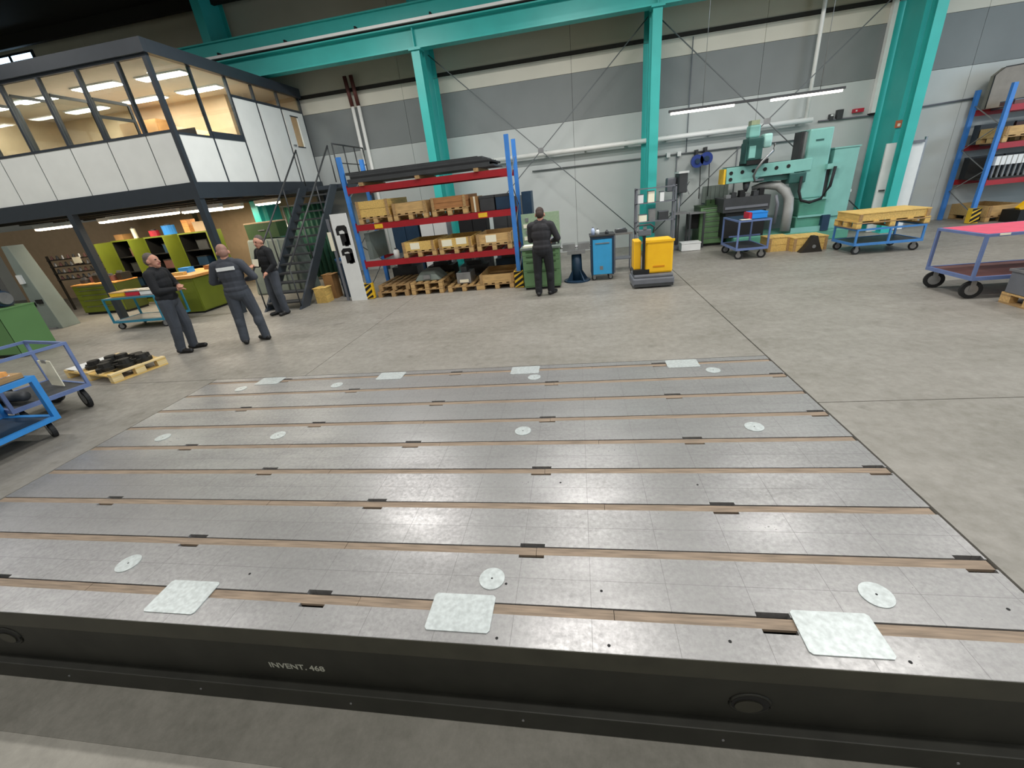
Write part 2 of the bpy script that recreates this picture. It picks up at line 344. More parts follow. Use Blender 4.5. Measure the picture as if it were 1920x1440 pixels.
for q, x in (('nearer the stair', -6.62), ('nearer the teal column', -6.42)):
    t = thing('riser_pipe', 'white riser pipe with red-brown top behind the rack, ' + q, 'pipe', group='riser pipes')
    T(t, 'tube', M_PIPE, [(x, 14.4, .02), (x, 14.4, 4.85)], .055); T(t, 'upper_tube', M_BROWNRED, [(x, 14.39, 4.85), (x, 14.3, 5.6)], .06)
t = thing('cable_duct', 'white cable duct standing beside the tall teal column', 'duct'); P(t, 'cover', M_PIPE, (7.82, 14.36, 2.9, 7.92, 14.49, 7.85)); P(t, 'end_cap', M_BLACK, (7.81, 14.35, 2.86, 7.93, 14.49, 2.9))
for k, (x, q) in enumerate(((3.46, 'further from the machine'), (3.7, 'nearer the machine'))):
    t = thing('hose_reel', 'round blue hose reel on the wall, ' + q, 'hose reel', (x, 14.2, 2.24 + .04 * k), group='blue hose reels')
    O(B().prism(disc(0, 0, .17), 1, -.05, .05), 'reel', mat('reel_blue', '#27408c', .4, 0, 0), t); O(B().prism(disc(0, 0, .07, 14), 1, -.09, -.05), 'hub', M_NAVY, t)
    P(t, 'bracket', M_DGREY, (-.03, .05, -.05, .03, .3, .3)); T(t, 'hose', M_RUB, [(.1, 0, -.12), (.12, 0, -.5), (.12, 0, -1.0)], .012)
t = thing('fire_alarm', 'small red alarm box on the wall by the tall teal column', 'alarm'); P(t, 'case', M_BINR, (7.42, 14.4, 2.96, 7.66, 14.5, 3.05)); P(t, 'label_strip', M_WHITE, (7.46, 14.395, 2.985, 7.5, 14.4, 3.02))
t = thing('switch_box', 'grey wall socket boxes above the turquoise machine cabinet', 'socket')
P(t, 'case', M_DGREY, (6.85, 14.4, 2.86, 6.95, 14.5, 3.0)); P(t, 'case', M_DGREY, (7.02, 14.38, 2.86, 7.16, 14.5, 3.08)); P(t, 'lid', M_WHITE, (6.87, 14.39, 2.95, 6.93, 14.4, 2.99))

# hanging lamp above the machine: dark rail with two lit tubes on wires
t = thing('hanging_lamp', 'long dark lamp rail with two lit tubes hanging before the wall', 'lamp', (4.06, 12.0, 3.3))
P(t, 'rail', M_DGREY, (-1.85, -.03, 0, 1.85, .03, .05))
for a, c in ((-1.8, -.42), (.36, 1.8)): P(t, 'tube', M_TUBE, (a, -.03, -.045, c, .03, -.002))
for x in (-1.1, 1.35): T(t, 'wire', M_STEEL, [(x, 0, .05), (x, 0, 4.6)], .006, 5)

# hall lamps, two rows of high strip lights outside the picture
for r, y in enumerate((-5.0, 1.0, 5.5, 9.5)):
    for k in range(7):
        x = -15 + 5.0 * k
        if y > 9 and x < -6: continue
        t = thing('hall_lamp', 'strip lamp hung over the hall, %s row, %s from the office end' % (('rear', 'camera-side', 'middle', 'wall-side')[r], ('first', 'second', 'third', 'fourth', 'fifth', 'sixth', 'seventh')[k]), 'lamp', (x, y, 6.6 if r == 3 else 7.5), group='high hall lamps')
        P(t, 'housing', M_WHITE, (-.9, -.12, 0, .9, .12, .09)); T(t, 'wire', M_STEEL, [(-.7, 0, .09), (-.7, 0, 1.3 if r == 3 else .42)], .005, 5); T(t, 'wire', M_STEEL, [(.7, 0, .09), (.7, 0, 1.3 if r == 3 else .42)], .005, 5)
        area('lamp_light', (0, 0, -.012), 1.7, .2, HALL_LAMP_W * ({-15: .75, -10: .66, -5: .22, 0: 1.0, 5: .82, 10: .65, 15: .55}[int(x)] * (1.1, 0.75, 1.05, 0.85)[r] if (r, int(x)) != (3, -5) else 1.15), (1.0, 0.98, 0.945), parent=t)

# ------------------------------------------------------------------ iron clamping plate
pl = thing('clamping_plate', 'large grey cast-iron clamping plate with wooden slot strips set in the floor', 'floor plate')
SY = [1.53 + 0.4135 * k for k in range(9)]; HW = .034
EVEN, ODD = [-4.12, -1.63, .91], [-2.88, -.36, 2.07]
edges = [PY0] + SY + [PY1]
for k in range(10):
    y0 = PY0 if k == 0 else SY[k - 1] + HW; y1 = PY1 if k == 9 else SY[k] - HW
    poly = [(PX0, y0)]
    if k > 0:
        for x in (EVEN if (k - 1) % 2 == 0 else ODD):
            xe = min(x + .08, PX1 - .012)
            poly += [(x - .08, y0), (x - .08, y0 + .024), (xe, y0 + .024), (xe, y0)]
    poly += [(PX1, y0), (PX1, y1)]
    if k < 9:
        for x in reversed(EVEN if k % 2 == 0 else ODD):
            xe = min(x + .08, PX1 - .012)
            poly += [(xe, y1), (xe, y1 - .024), (x - .08, y1 - .024), (x - .08, y1)]
    poly += [(PX0, y1)]
    O(B().prism(poly, 2, -.12, 0), 'plate_segment', M_PLATE, pl)
P(pl, 'slot_bed', M_BLACK, (PX0, PY0 + .15, -.1245, PX1, PY1, -.118))  # bed coloured black to deepen the shade in slots and pockets
for k, y in enumerate(SY):
    cuts = [PX0 + .002, -3.3 + .37 * (k % 3), -1.35 - .3 * (k % 4), .12 - .45 * (k % 2) + (.0 if k else 0), PX1 - .004]
    for i in range(4): P(pl, 'slot_filler', M_WOODFILL, (cuts[i], y - HW + .002, -.022, cuts[i + 1] - .003, y + HW - .006, -.004 - .0015 * ((i + k) % 2)))
for x in (-4.35, -2.53, -.715, 1.175):
    for y in (1.492, 4.835):
        hw_, hh, c_ = .18, .113, .014
        O(B().prism([(x - hw_ + c_, y - hh), (x + hw_ - c_, y - hh), (x + hw_, y - hh + c_), (x + hw_, y + hh - c_), (x + hw_ - c_, y + hh), (x - hw_ + c_, y + hh), (x - hw_, y + hh - c_), (x - hw_, y - hh + c_)], 2, .0005, .006), 'square_cover', M_COVER, pl)
for x in (-4.64, -3.2, -.58, 1.46):
    for y in (1.72, 3.385, 4.61):
        o = O(B().prism(disc(x, y, .077, 32), 2, .0005, .005), 'round_cover', M_COVER, pl)
        O(B().prism(disc(x, y, .006, 10), 2, .005, .0056), 'centre_hole', M_BLACK, o)
for x, y in [(-.49, 1.69), (.06, 1.67), (-.49, 1.36), (.08, 1.36), (.66, 1.42), (1.42, 1.70), (1.40, 1.375), (2.0, 1.67), (.8, 2.6), (-.2, 2.62), (-2.2, 1.68)]:
    O(B().prism(disc(x, y, .008, 10), 2, .0003, .0012), 'tapped_hole', M_BLACK, pl)
P(pl, 'lip', M_CASTLIP, (PX0, PY0 - .004, -.135, PX1, PY0 + .14, -.001), bevel=.004)
hole = [(.77, -.365), (-3.93, -.30)]
P(pl, 'apron', M_CAST, (PX0, PY0 + .03, -.56, PX1, PY0 + .145, -.135))
P(pl, 'foot_flange', M_CAST, (PX0, PY0 - .03, ZL, PX1, PY0 + .145, -.52), bevel=.006)
for x, z in hole:
    O(B().tube([(x + .095 * math.cos(a * math.pi / 12), PY0 + .03, z + .075 * math.sin(a * math.pi / 12)) for a in range(24)], .009, 8, 0, True), 'hole_rim', M_CAST, pl, smooth=True)
    O(B().prism([(x + .09 * math.cos(a * math.pi / 12), z + .07 * math.sin(a * math.pi / 12)) for a in range(24)], 1, PY0 + .022, PY0 + .031), 'hole', M_BLACK, pl)
    O(B().prism([(x - .008 + .066 * math.cos(a * math.pi / 12), z - .01 + .048 * math.sin(a * math.pi / 12)) for a in range(24)], 1, PY0 + .016, PY0 + .022), 'hole_lit_inside', M_CASTLIP, pl)  # lighter ellipse paints the lit inside of the recess, black disc its shade
for k in range(7): O(B().prism(disc(-4.6 + 1.05 * k, -.6, .007, 8), 1, PY0 - .034, PY0 - .03), 'bolt', M_STEEL, pl)
def text(parent, body, size, loc, rot, m, bold=0.0, name='lettering'):
    cu = bpy.data.curves.new('t', 'FONT'); cu.body = body; cu.size = size; cu.extrude = .0008; cu.offset = bold; cu.align_x = 'LEFT'
    tmp = bpy.data.objects.new('t', cu); COL.objects.link(tmp)
    bpy.context.view_layer.update(); dg = bpy.context.evaluated_depsgraph_get()
    me = bpy.data.meshes.new_from_object(tmp.evaluated_get(dg)); bpy.data.objects.remove(tmp); me.materials.clear(); me.materials.append(m)
    return link(name, me, parent, loc, rot=rot)
text(pl, 'INVENT. 468', .068, (-1.965, PY0 + .029, -.405), (math.radians(90), 0, 0), M_TEXT, .001)

# ================================================================== MEZZANINE OFFICE
OX, OY, OXL, OYB = -8.3, 9.22, -15.3, 14.38
pf = thing('mezzanine_platform', 'dark steel platform on posts carrying the glazed office', 'platform')
P(pf, 'deck', M_ODARK2, (OXL, OY, 2.72, OX, 12.88, 2.95)); P(pf, 'deck', M_ODARK2, (-9.6, 12.88, 2.72, OX, OYB, 2.95)); P(pf, 'edge_beam', M_ODARK, (OXL, OY - .06, 2.62, OX + .06, OY - .001, 2.955)); P(pf, 'edge_beam', M_ODARK, (OX + .001, OY - .0005, 2.62, OX + .06, OYB, 2.955))
for x in (-11.85, -15.2): P(pf, 'post', M_ODARK, (x - .07, OY - .06, 0, x + .07, OY + .08, 2.62))
P(pf, 'post', M_ODARK, (OX - .1, OY - .06, 0, OX + .04, OY + .08, 2.62)); P(pf, 'post', M_ODARK, (OX - .1, OYB - .14, 0, OX + .04, OYB, 2.62))
for k in range(5): P(pf, 'joist', M_BROWN, (OXL, OY + .4 + .85 * k - .02, 2.58, OX, OY + .5 + .85 * k, 2.72))
P(pf, 'landing', M_ODARK, (OX + .062, 12.3, 2.62, -6.5, 14.38, 2.72)); P(pf, 'landing_post', M_ODARK, (-6.62, 14.2, 0, -6.52, 14.3, 2.62))
of = thing('office_cabin', 'grey panelled office cabin with large windows on the platform', 'office', (0, 0, 0))
Z0, ZS, ZG, ZR = 2.957, 3.92, 5.26, 5.5
P(of, 'roof_band', M_ODARK, (OXL, OY - .1, ZG, OX + .1, OY + .02, ZR)); P(of, 'roof_band', M_ODARK, (OX - .02, OY + .021, ZG, OX + .1, OYB, ZR)); P(of, 'roof', M_ODARK2, (OXL, OY + .02, 5.40, OX - .02, 12.88, ZR - .005), (-9.6, 12.88, 5.40, OX - .02, OYB, ZR - .005))
P(of, 'ceiling_board', M_OCEIL, (OXL, OY + .06, 5.30, OX - .06, 12.88, 5.33), (-9.6, 12.88, 5.30, OX - .06, OYB - .1, 5.33)); P(of, 'floor_board', M_OCEIL, (OXL, OY + .04, 2.957, OX - .04, 12.88, 2.975), (-9.6, 12.88, 2.957, OX - .04, OYB - .1, 2.975))
P(of, 'rear_wall', M_OWALL, (OXL, 12.8, 2.975, -9.55, 12.87, 5.3), (-9.62, 12.88, 2.975, -9.55, OYB, 5.3), (-9.55, OYB - .1, 2.975, OX - .04, OYB - .02, 5.3)); P(of, 'end_wall', M_OWALL, (OXL - .08, OY, 2.957, OXL, 12.88, 5.4))
P(of, 'corner_post', M_ODARK, (OX - .06, OY - .03, Z0, OX + .03, OY + .06, ZG))
fx = [OX - .06, -9.0, -10.0, -11.0, -12.0, -13.0, -14.0, -15.0]
P(of, 'sill_rail', M_ODARK, (OXL, OY - .035, ZS, OX - .06, OY + .04, ZS + .045))
P(of, 'head_rail', M_ODARK, (OXL, OY - .03, ZG - .05, OX - .06, OY + .04, ZG))
for i in range(7):
    a, c = fx[i + 1], fx[i]
    P(of, 'panel', M_OPANEL, (a + .012, OY - .02, Z0, c - .012, OY + .02, ZS)); P(of, 'pane', M_GLASS, (a + .03, OY, ZS + .045, c - .03, OY + .008, ZG - .05))
    P(of, 'mullion', M_ODARK, (a - .03, OY - .03, ZS + .045, a + .03, OY + .05, ZG - .05)); P(of, 'panel_joint', M_ODARK2, (a - .012, OY - .012, Z0, a + .012, OY + .02, ZS))
for x, rails in ((-10.04, (3.98, 4.42, 4.74)), (-11.04, (3.98, 4.93)), (-12.04, (3.98, 5.05)), (-13.04, (3.98, 5.05))):
    s = P(of, 'sash', M_ODARK2, (x - .03, OY + .08, 3.98, x, OY + .14, rails[-1]), (x - .03, OY + .9, 3.98, x, OY + .96, rails[-1]), *[(x - .03, OY + .14, z - .03, x, OY + .9, z + .03) for z in rails])
    P(s, 'sash_glass', M_GLASS, (x - .018, OY + .14, 4.0, x - .012, OY + .9, rails[-1] - .03))
# right-hand face
ry = [OY + .06, 10.27, 11.33, 12.24, 13.28, 14.36]
for i in range(5):
    a, c = ry[i], ry[i + 1]
    P(of, 'mullion', M_ODARK, (OX - .05, c - .025, Z0, OX + .015, c + .025, ZG))
    if i < 2:
        P(of, 'panel', M_OPANEL, (OX - .02, a + .02, Z0, OX + .02, c - .035, ZS - .04)); P(of, 'sill_rail', M_ODARK, (OX - .04, a, ZS - .04, OX + .035, c - .025, ZS + (.0 if i == 0 else .1)))
        P(of, 'pane', M_GLASS, (OX, a + .02, ZS + .1, OX + .008, c - .025, ZG))
    elif i < 4:
        P(of, 'panel', M_OPANEL, (OX - .02, a + .035, Z0, OX + .02, c - .035, 4.85)); P(of, 'transom', M_ODARK, (OX - .03, a + .025, 4.85, OX + .025, c - .025, 4.91)); P(of, 'pane', M_GLASS, (OX, a + .025, 4.91, OX + .008, c - .025, ZG))
    else:
        d = P(of, 'door', M_OPANEL, (OX - .02, a + .06, Z0, OX + .02, a + .36, 4.85), (OX - .02, a + .72, Z0, OX + .02, c - .04, 4.85), (OX - .02, a + .36, Z0, OX + .02, a + .72, 3.92), (OX - .02, a + .36, 4.72, OX + .02, a + .72, 4.85))
        P(d, 'door_pane', M_GLASS, (OX - .004, a + .36, 3.92, OX + .004, a + .72, 4.72)); P(d, 'door_pane_frame', M_ODARK, (OX + .02, a + .34, 3.9, OX + .03, a + .74, 3.93), (OX + .02, a + .34, 4.71, OX + .03, a + .74, 4.74))
        P(d, 'handle', M_STEEL, (OX + .02, a + .12, 3.93, OX + .06, a + .24, 3.96))
        P(of, 'transom', M_ODARK, (OX - .03, a + .025, 4.85, OX + .025, c - .025, 4.91)); P(of, 'pane', M_GLASS, (OX, a + .025, 4.91, OX + .008, c - .025, ZG))
# office furniture and lamps
for i, (x, y, q) in enumerate([(-9.3, 10.6, 'nearest the glazed corner'), (-9.6, 12.0, 'deep behind the corner window'), (-11.0, 10.5, 'behind the second front window'), (-11.3, 12.0, 'second row, middle of the room'), (-12.9, 10.6, 'behind the third front window'), (-13.2, 12.0, 'deep in the end of the room'), (-14.6, 10.7, 'by the end wall')]):
    l = thing('ceiling_lamp', 'bright office ceiling lamp panel ' + q, 'lamp', (x, y, 5.298), group='office ceiling lamps')
    P(l, 'frame', M_WHITE, (-.62, -.16, -.03, .62, .16, 0)); P(l, 'diffuser', emit('office_light', '#fff3e4', 14.0) if i == 0 else bpy.data.materials['office_light'], (-.59, -.13, -.045, .59, .13, -.03))
    area('office_lamp_light', (0, 0, -.05), 1.1, .24, 44, (1.0, .92, .82), parent=l)
for i, (x0, x1, h, m, q) in enumerate([(-9.6, -8.7, 1.1, M_OWALL, 'near the corner window'), (-11.2, -9.9, 1.35, M_WOODY, 'in the middle of the office'), (-12.6, -11.4, 1.9, M_CARD, 'beside the middle cupboard'), (-14.4, -12.9, 1.2, M_OWALL, 'at the far end of the office')]):
    c = thing('office_cupboard', 'pale wooden office cupboard ' + q, 'cupboard', (0, 12.18, 2.975), group='office cupboards')
    P(c, 'body', m, (x0, 0, 0, x1, .6, h)); n = int((x1 - x0) / .45)
    for k in range(n): P(c, 'door', m, (x0 + .01 + k * (x1 - x0) / n, -.02, .06, x0 - .01 + (k + 1) * (x1 - x0) / n, 0, h - .04)); 
for i, (x, q) in enumerate([(-9.3, 'just inside the corner'), (-11.6, 'behind the front windows'), (-13.6, 'in the far bay')]):
    d = thing('office_desk', 'light office desk ' + q, 'desk', (x, 10.6, 2.975), group='office desks')
    P(d, 'top', M_WHITE, (-.8, -.4, .72, .8, .4, .75)); [P(d, 'leg', M_GREYP, (sx * .74 - .03, -.35, 0, sx * .74 + .03, .35, .72)) for sx in (-1, 1)]
    s = thing('monitor', 'black computer monitor on the office desk ' + q, 'monitor', (x, 10.65, 3.727), group='office monitors')
    P(s, 'screen', M_BLACK, (-.28, 0, .14, .28, .03, .5)); P(s, 'stand', M_DGREY, (-.03, .01, .01, .03, .05, .3)); P(s, 'foot', M_DGREY, (-.12, -.08, 0, .12, .1, .012))

# ------------------------------------------------------------------ stair
SX0, SX1, SYA, SYB, STZ = -7.6, -6.6, 9.12, 12.3, 2.72
st = thing('steel_stair', 'dark steel stair with open treads leading up to the office', 'stair')
n = 14; dy, dz = (SYB - SYA) / n, STZ / n
for x in (SX0, SX1 - .05):
    O(B().hexa([(x, SYA - .06, 0), (x + .05, SYA - .06, 0), (x + .05, SYA + .32, 0), (x, SYA + .32, 0)], [(x, SYB - .36, STZ), (x + .05, SYB - .36, STZ), (x + .05, SYB - .002, STZ), (x, SYB - .002, STZ)]), 'stringer', M_ODARK, st)
for k in range(n):
    y, z = SYA + dy * (k + .25), dz * (k + 1)
    if k < n - 1: P(st, 'tread', M_DGREY, (SX0 + .05, y, z - .05, SX1 - .05, y + .27, z - .012))
for x in (SX0 + .025, SX1 - .025):
    T(st, 'handrail', M_DGREY, [(x, SYA, .95), (x, SYB, STZ + .95)], .021)
    for f in (0.01, .33, .66, 1.0): T(st, 'baluster', M_DGREY, [(x, SYA + (SYB - SYA) * f - .01, STZ * f + .05), (x, SYA + (SYB - SYA) * f - .01, STZ * f + .95)], .016)
lr = thing('landing_railing', 'dark tube railing around the stair landing', 'railing')
T(lr, 'handrail', M_DGREY, [(-6.55, 12.42, 3.72), (-6.55, 14.3, 3.72)], .02); T(lr, 'middle_rail', M_DGREY, [(-6.55, 12.42, 3.25), (-6.55, 14.3, 3.25)], .014)
for y in (12.42, 13.05, 13.7, 14.3): T(lr, 'baluster', M_DGREY, [(-6.55, y, 2.72), (-6.55, y, 3.72)], .018)

# ================================================================== WORKSHOP UNDER THE OFFICE
uw = struct('partition_1', B().box(-22, 13.9, 0, -13.2, 14.05, 2.6), M_OWALL, 'warm beige partition wall in the workshop under the office', 'wall')
uw2 = struct('partition_2', B().box(-13.15, 14.2, 0, -8.5, 14.3, 2.6), M_OWALL, 'beige back wall of the workshop under the office', 'wall')
for i, (x0, x1, y, z, q) in enumerate([(-14.6, -13.3, 10.3, 2.42, 'over the grey machine guard'), (-12.9, -10.6, 10.9, 2.44, 'over the open tool cabinets'), (-10.3, -9.1, 10.7, 2.42, 'between the platform posts'), (-11.4, -10.0, 12.6, 2.44, 'deep over the back cupboards'), (-9.4, -8.6, 12.4, 2.44, 'over the green curtain'), (-13.7, -13.1, 11.3, 2.44, 'beside the first platform post')]):
    l = thing('strip_lamp', 'lit strip lamp under the office platform, ' + q, 'lamp', (0, y, z), group='strip lamps under the platform')
    P(l, 'housing', M_WHITE, (x0, -.06, .03, x1, .06, .12)); P(l, 'tube', M_TUBEW, (x0 + .02, -.05, -.01, x1 - .02, .05, .03)); [T(l, 'hanger', M_STEEL, [(x, 0, .12), (x, 0, .15 if False else 2.58 - z)], .006, 5) for x in (x0 + .2, x1 - .2)]
    area('strip_light', ((x0 + x1) / 2, 0, -.02), x1 - x0 - .1, .1, 26 * (x1 - x0), (1.0, .86, .66), parent=l)

def drawer_cabinet(name, label, loc, w, d, h, nd, m, md, rz=0.0, top=None, group=None, gap=.006, handles=True):
    t = thing(name, label, 'cabinet', loc, rz, group)
    P(t, 'body', md, (0, 0, .06, w, d, h - .03)); P(t, 'plinth', M_RUB, (.02, .03, 0, w - .02, d - .02, .06)); P(t, 'worktop', top or md, (-.01, -.025, h - .03, w + .01, d + .005, h))
    hs = np.linspace(1.0, 1.7, nd); hs = hs / hs.sum() * (h - .03 - .08); z = h - .04
    for q in hs:
        f = P(t, 'drawer', m, (.012, -.018, z - q + gap, w - .012, 0, z))
        if handles: P(f, 'handle', M_STEEL, (w * .12, -.032, z - .03, w * .88, -.018, z - .018))
        z -= q
    return t
# olive counter with wooden top seen side-on
ct = thing('olive_counter', 'bright olive-green workbench block with orange wooden top', 'workbench', (0, 0, 0))
P(ct, 'body', M_OLIVE, (-10.75, 9.5, .05, -9.66, 10.95, .9)); P(ct, 'side_panel', M_OLIVE, (-9.66, 9.52, .07, -9.645, 10.93, .88)); P(ct, 'plinth', M_RUB, (-10.7, 9.54, 0, -9.7, 10.9, .05)); P(ct, 'worktop', M_ORANGEW, (-10.8, 9.44, .9, -9.6, 11.0, .97), bevel=.006); P(ct, 'lock', M_OLIVED, (-9.645, 9.95, .68, -9.64, 10.0, .73))
for i, (x, y, sx, sy, h, m, q) in enumerate([(-10.4, 10.2, .3, .2, .12, M_BIN, 'blue plastic box'), (-10.0, 10.6, .25, .25, .09, M_CARD, 'small brown carton'), (-10.2, 9.75, .34, .12, .06, M_WOODY, 'short pine offcut')]):
    b = thing('bench_item', q + ' lying on the orange bench top', 'box', (x, y, .971)); P(b, 'body', m, (-sx / 2, -sy / 2, 0, sx / 2, sy / 2, h)); P(b, 'lid', m, (-sx / 2 - .004, -sy / 2 - .004, h, sx / 2 + .004, sy / 2 + .004, h + .012))
# tall olive cabinets, doors open
for i, (x, q) in enumerate([(-14.15, 'first of the row, by the platform post'), (-12.95, 'second of the row'), (-11.75, 'last of the row, behind the counter')]):
    t = thing('tool_cabinet', 'tall olive tool cupboard with open doors, ' + q, 'cupboard', (x, 11.7, 0), group='open olive cupboards')
    P(t, 'carcass', M_OLIVE, (0, .55, 0, 1.0, .57, 1.92), (0, 0, 0, .03, .55, 1.92), (.97, 0, 0, 1.0, .55, 1.92), (.03, 0, 1.88, .97, .55, 1.92), (.03, 0, 0, .97, .55, .08)); P(t, 'shade_liner', M_BLACK, (.03, .52, .08, .97, .55, 1.88), (.03, .01, .08, .034, .52, 1.88), (.966, .01, .08, .97, .52, 1.88))  # black liners and shelves put the cupboard's inner shade into the colour
    for z in (.5, .95, 1.4): P(t, 'shelf', M_BLACK, (.03, .02, z, .97, .52, z + .025))
    P(t, 'door', M_OLIVE, (-.02, -.5, .05, .0, -.002, 1.9)); P(t, 'door', M_OLIVE, (1.005, -.02, .05, 1.17, -.002, 1.9))
    for k in range(3):
        g = thing('storage_bin', f'dark bin, {["lowest", "middle", "upper"][k]} shelf of the olive cupboard {q.split(",")[0]}', 'bin', (x + .1 + .2 * k, 11.75, .525 + .45 * k)); P(g, 'body', [M_NAVY, M_DGREY, M_MAROON][(i + k) % 3], (0, 0, 0, .35, .3, .24)); P(g, 'rim', M_RUB, (-.008, -.008, .24, .358, .308, .26))
for i, (x, m, sx, h, q) in enumerate([(-13.9, M_CARD, .3, .14, 'brown carton'), (-13.45, M_PAPER, .12, .28, 'white bottle-shaped canister'), (-12.75, M_BINR, .26, .16, 'red tin'), (-12.2, M_BIN, .34, .26, 'blue round canister'), (-11.45, M_ORANGEW, .2, .34, 'orange upright file box'), (-11.0, M_OWALL, .4, .25, 'beige carton')]):
    g = thing('stored_item', q + ' standing on top of the olive cupboards', 'box', (x, 11.95, 1.921))
    if 'round' in q or 'tin' in q or 'bottle' in q: O(B().tube([(0, 0, 0), (0, 0, h)], sx / 2, 16), 'body', m, g, smooth=False); O(B().tube([(0, 0, h), (0, 0, h + .04)], sx / 4, 12), 'lid', M_DGREY, g)
    else: P(g, 'body', m, (-sx / 2, -.15, 0, sx / 2, .15, h)); P(g, 'lid', m, (-sx / 2 - .006, -.156, h, sx / 2 + .006, .156, h + .015))
# drawer benches, left part
drawer_cabinet('drawer_bench', 'olive drawer bench with wooden top beside the grey machine guard', (-14.6, 10.4, 0), 1.5, .7, .88, 5, M_OLIVE, M_OLIVED, top=M_ORANGEW)
for k in range(6):
    g = thing('machine_vice', 'dark iron clamping part on the olive drawer bench, number %s from the wall side' % ['one', 'two', 'three', 'four', 'five', 'six'][k], 'clamp', (-14.5 + .24 * k, 10.6 + .1 * (k % 2), .881))
    P(g, 'body', [M_DGREY, M_MAROON, M_BROWN][k % 3], (0, 0, 0, .18, .3, .1 + .05 * (k % 3))); P(g, 'jaw', M_STEEL, (.02, .04, .1 + .05 * (k % 3), .16, .1, .16 + .05 * (k % 3)))
tr = thing('tool_rack', 'brown tool rack with rows of tool holders behind the drawer bench', 'tool rack', (-16.4, 11.4, 0))
P(tr, 'frame', M_BROWN, (0, 0, 0, .05, .05, 1.7), (2.0, 0, 0, 2.05, .05, 1.7))
for k in range(4):
    s = P(tr, 'shelf', M_BROWN, (.05, -.05, .95 + .2 * k, 2.0, .15, .98 + .2 * k))
    for j in range(9): O(B().tube([(.16 + .21 * j, .05, .98 + .2 * k), (.16 + .21 * j, .05, 1.09 + .2 * k)], [.045, .02], 8), 'tool_holder', [M_MAROON, M_DGREY, M_STEEL][(j + k) % 3], s)
sg = tag(P(None, 'notice_sheet', M_PAPER, (-15.3, 11.3, 1.42, -15.0, 11.305, 1.6)), 'white notice sheet on the brown tool rack', 'notice'); 
# grey machine guard at left
mg = thing('machine_guard', 'tall grey sheet-metal machine guard with dark slots', 'machine', (-14.1, 8.95, 0))
O(B().hexa([(-.05, 0, 0), (.56, 0, 0), (.56, .45, 0), (-.05, .45, 0)], [(-.05, .1, 2.12), (.14, .1, 2.12), (.14, .45, 2.12), (-.05, .45, 2.12)]), 'housing', M_TARP, mg, bevel=.01)
P(mg, 'slot', M_BLACK, (.0, -.006, .62, .1, .04, .72)); P(mg, 'slot', M_BLACK, (.18, -.006, .68, .36, .04, .78)); P(mg, 'foot', M_STEEL, (-.08, -.04, 0, .4, 0, .04)); P(mg, 'indicator', M_WHITE, (.02, .0, 1.2, .14, .06, 1.42))
ml = thing('lathe_bed', 'grey machine bed with dark body behind the guard', 'machine', (-18.8, 8.4, 0))
P(ml, 'bed', M_GREYP, (0, 0, 1.32, 3.4, .6, 1.56)); P(ml, 'base', M_BLACK, (.2, .1, 0, 3.3, .6, 1.32)); P(ml, 'dark_void', M_BLACK, (0, .58, 1.56, 3.4, .64, 2.3))  # black sheet above the bed stands in for the shaded void behind
# green cabinet with machine parts in front of it
gc = thing('green_cabinet', 'mid-green sheet-metal cabinet with dark seams at the picture edge', 'cabinet', (0, 0, 0))
for a, c in ((-14.0, -12.9), (-12.89, -12.3), (-12.29, -11.35)): P(gc, 'panel', M_GREENL, (a + .004, 6.6, .08, c - .004, 6.63, .97))
P(gc, 'body', M_GREEND, (-14.0, 6.63, .05, -11.37, 7.25, .965)); P(gc, 'side_panel', M_GREENL, (-11.37, 6.6, .08, -11.35, 7.25, .97)); P(gc, 'top', M_GREENL, (-14.0, 6.59, .97, -11.34, 7.26, .99)); P(gc, 'plinth', M_RUB, (-13.9, 6.66, 0, -11.4, 7.2, .05))
for k, (x, q) in enumerate([(-12.5, 'left'), (-12.25, 'right')]):
    g = thing('spray_bottle', 'small white bottle on the green cabinet, %s of the pair' % q, 'bottle', (x, 6.85, .991), group='white bottles'); O(B().tube([(0, 0, 0), (0, 0, .14), (0, 0, .2), (0, 0, .26)], [.05, .05, .02, .02], 12), 'body', M_WHITE, g, smooth=True); P(g, 'cap', M_GREYP, (-.025, -.025, .26, .025, .025, .29))
g = thing('motor_unit', 'dark motor unit with grey end cap on the green cabinet', 'motor', (-11.75, 6.95, .991))
O(B().tube([(-.25, 0, .17), (.2, 0, .17)], .16, 20), 'housing', M_NAVY, g); O(B().tube([(.2, 0, .17), (.27, 0, .17)], .12, 16), 'end_cap', M_STEEL, g); P(g, 'foot', M_DGREY, (-.2, -.14, 0, .15, .14, .03))
# grey tarp, green boxes and curtain towards the stair
tp = thing('covered_machine', 'machine under a grey-green cover behind the three men', 'machine', (0, 0, 0))
O(B().hexa([(-9.5, 11.3, 0), (-7.85, 11.3, 0), (-7.85, 12.1, 0), (-9.5, 12.1, 0)], [(-9.35, 11.45, 1.55), (-7.95, 11.45, 1.5), (-7.95, 12.0, 1.5), (-9.35, 12.0, 1.55)]), 'cover', M_TARP, tp, bevel=.05)
for k in range(4): T(tp, 'fold', M_TARP, [(-9.1 + .36 * k, 11.29, .05), (-9.05 + .33 * k, 11.44, 1.5)], .02)
g = thing('green_case', 'dark green steel case on top of the covered machine', 'case', (-9.3, 11.5, 1.552)); P(g, 'body', M_GREEND, (0, 0, 0, 1.0, .45, .4)); P(g, 'lid', M_OWALL, (-.01, -.01, .4, 1.01, .46, .43)); P(g, 'handle', M_STEEL, (.4, -.03, .2, .6, 0, .23))
t = thing('welding_curtain', 'pleated dark green welding curtain beneath the stair head', 'curtain')
b = B(); N = 40; xs = [-9.1 + 1.4 * i / N for i in range(N + 1)]; vs = []
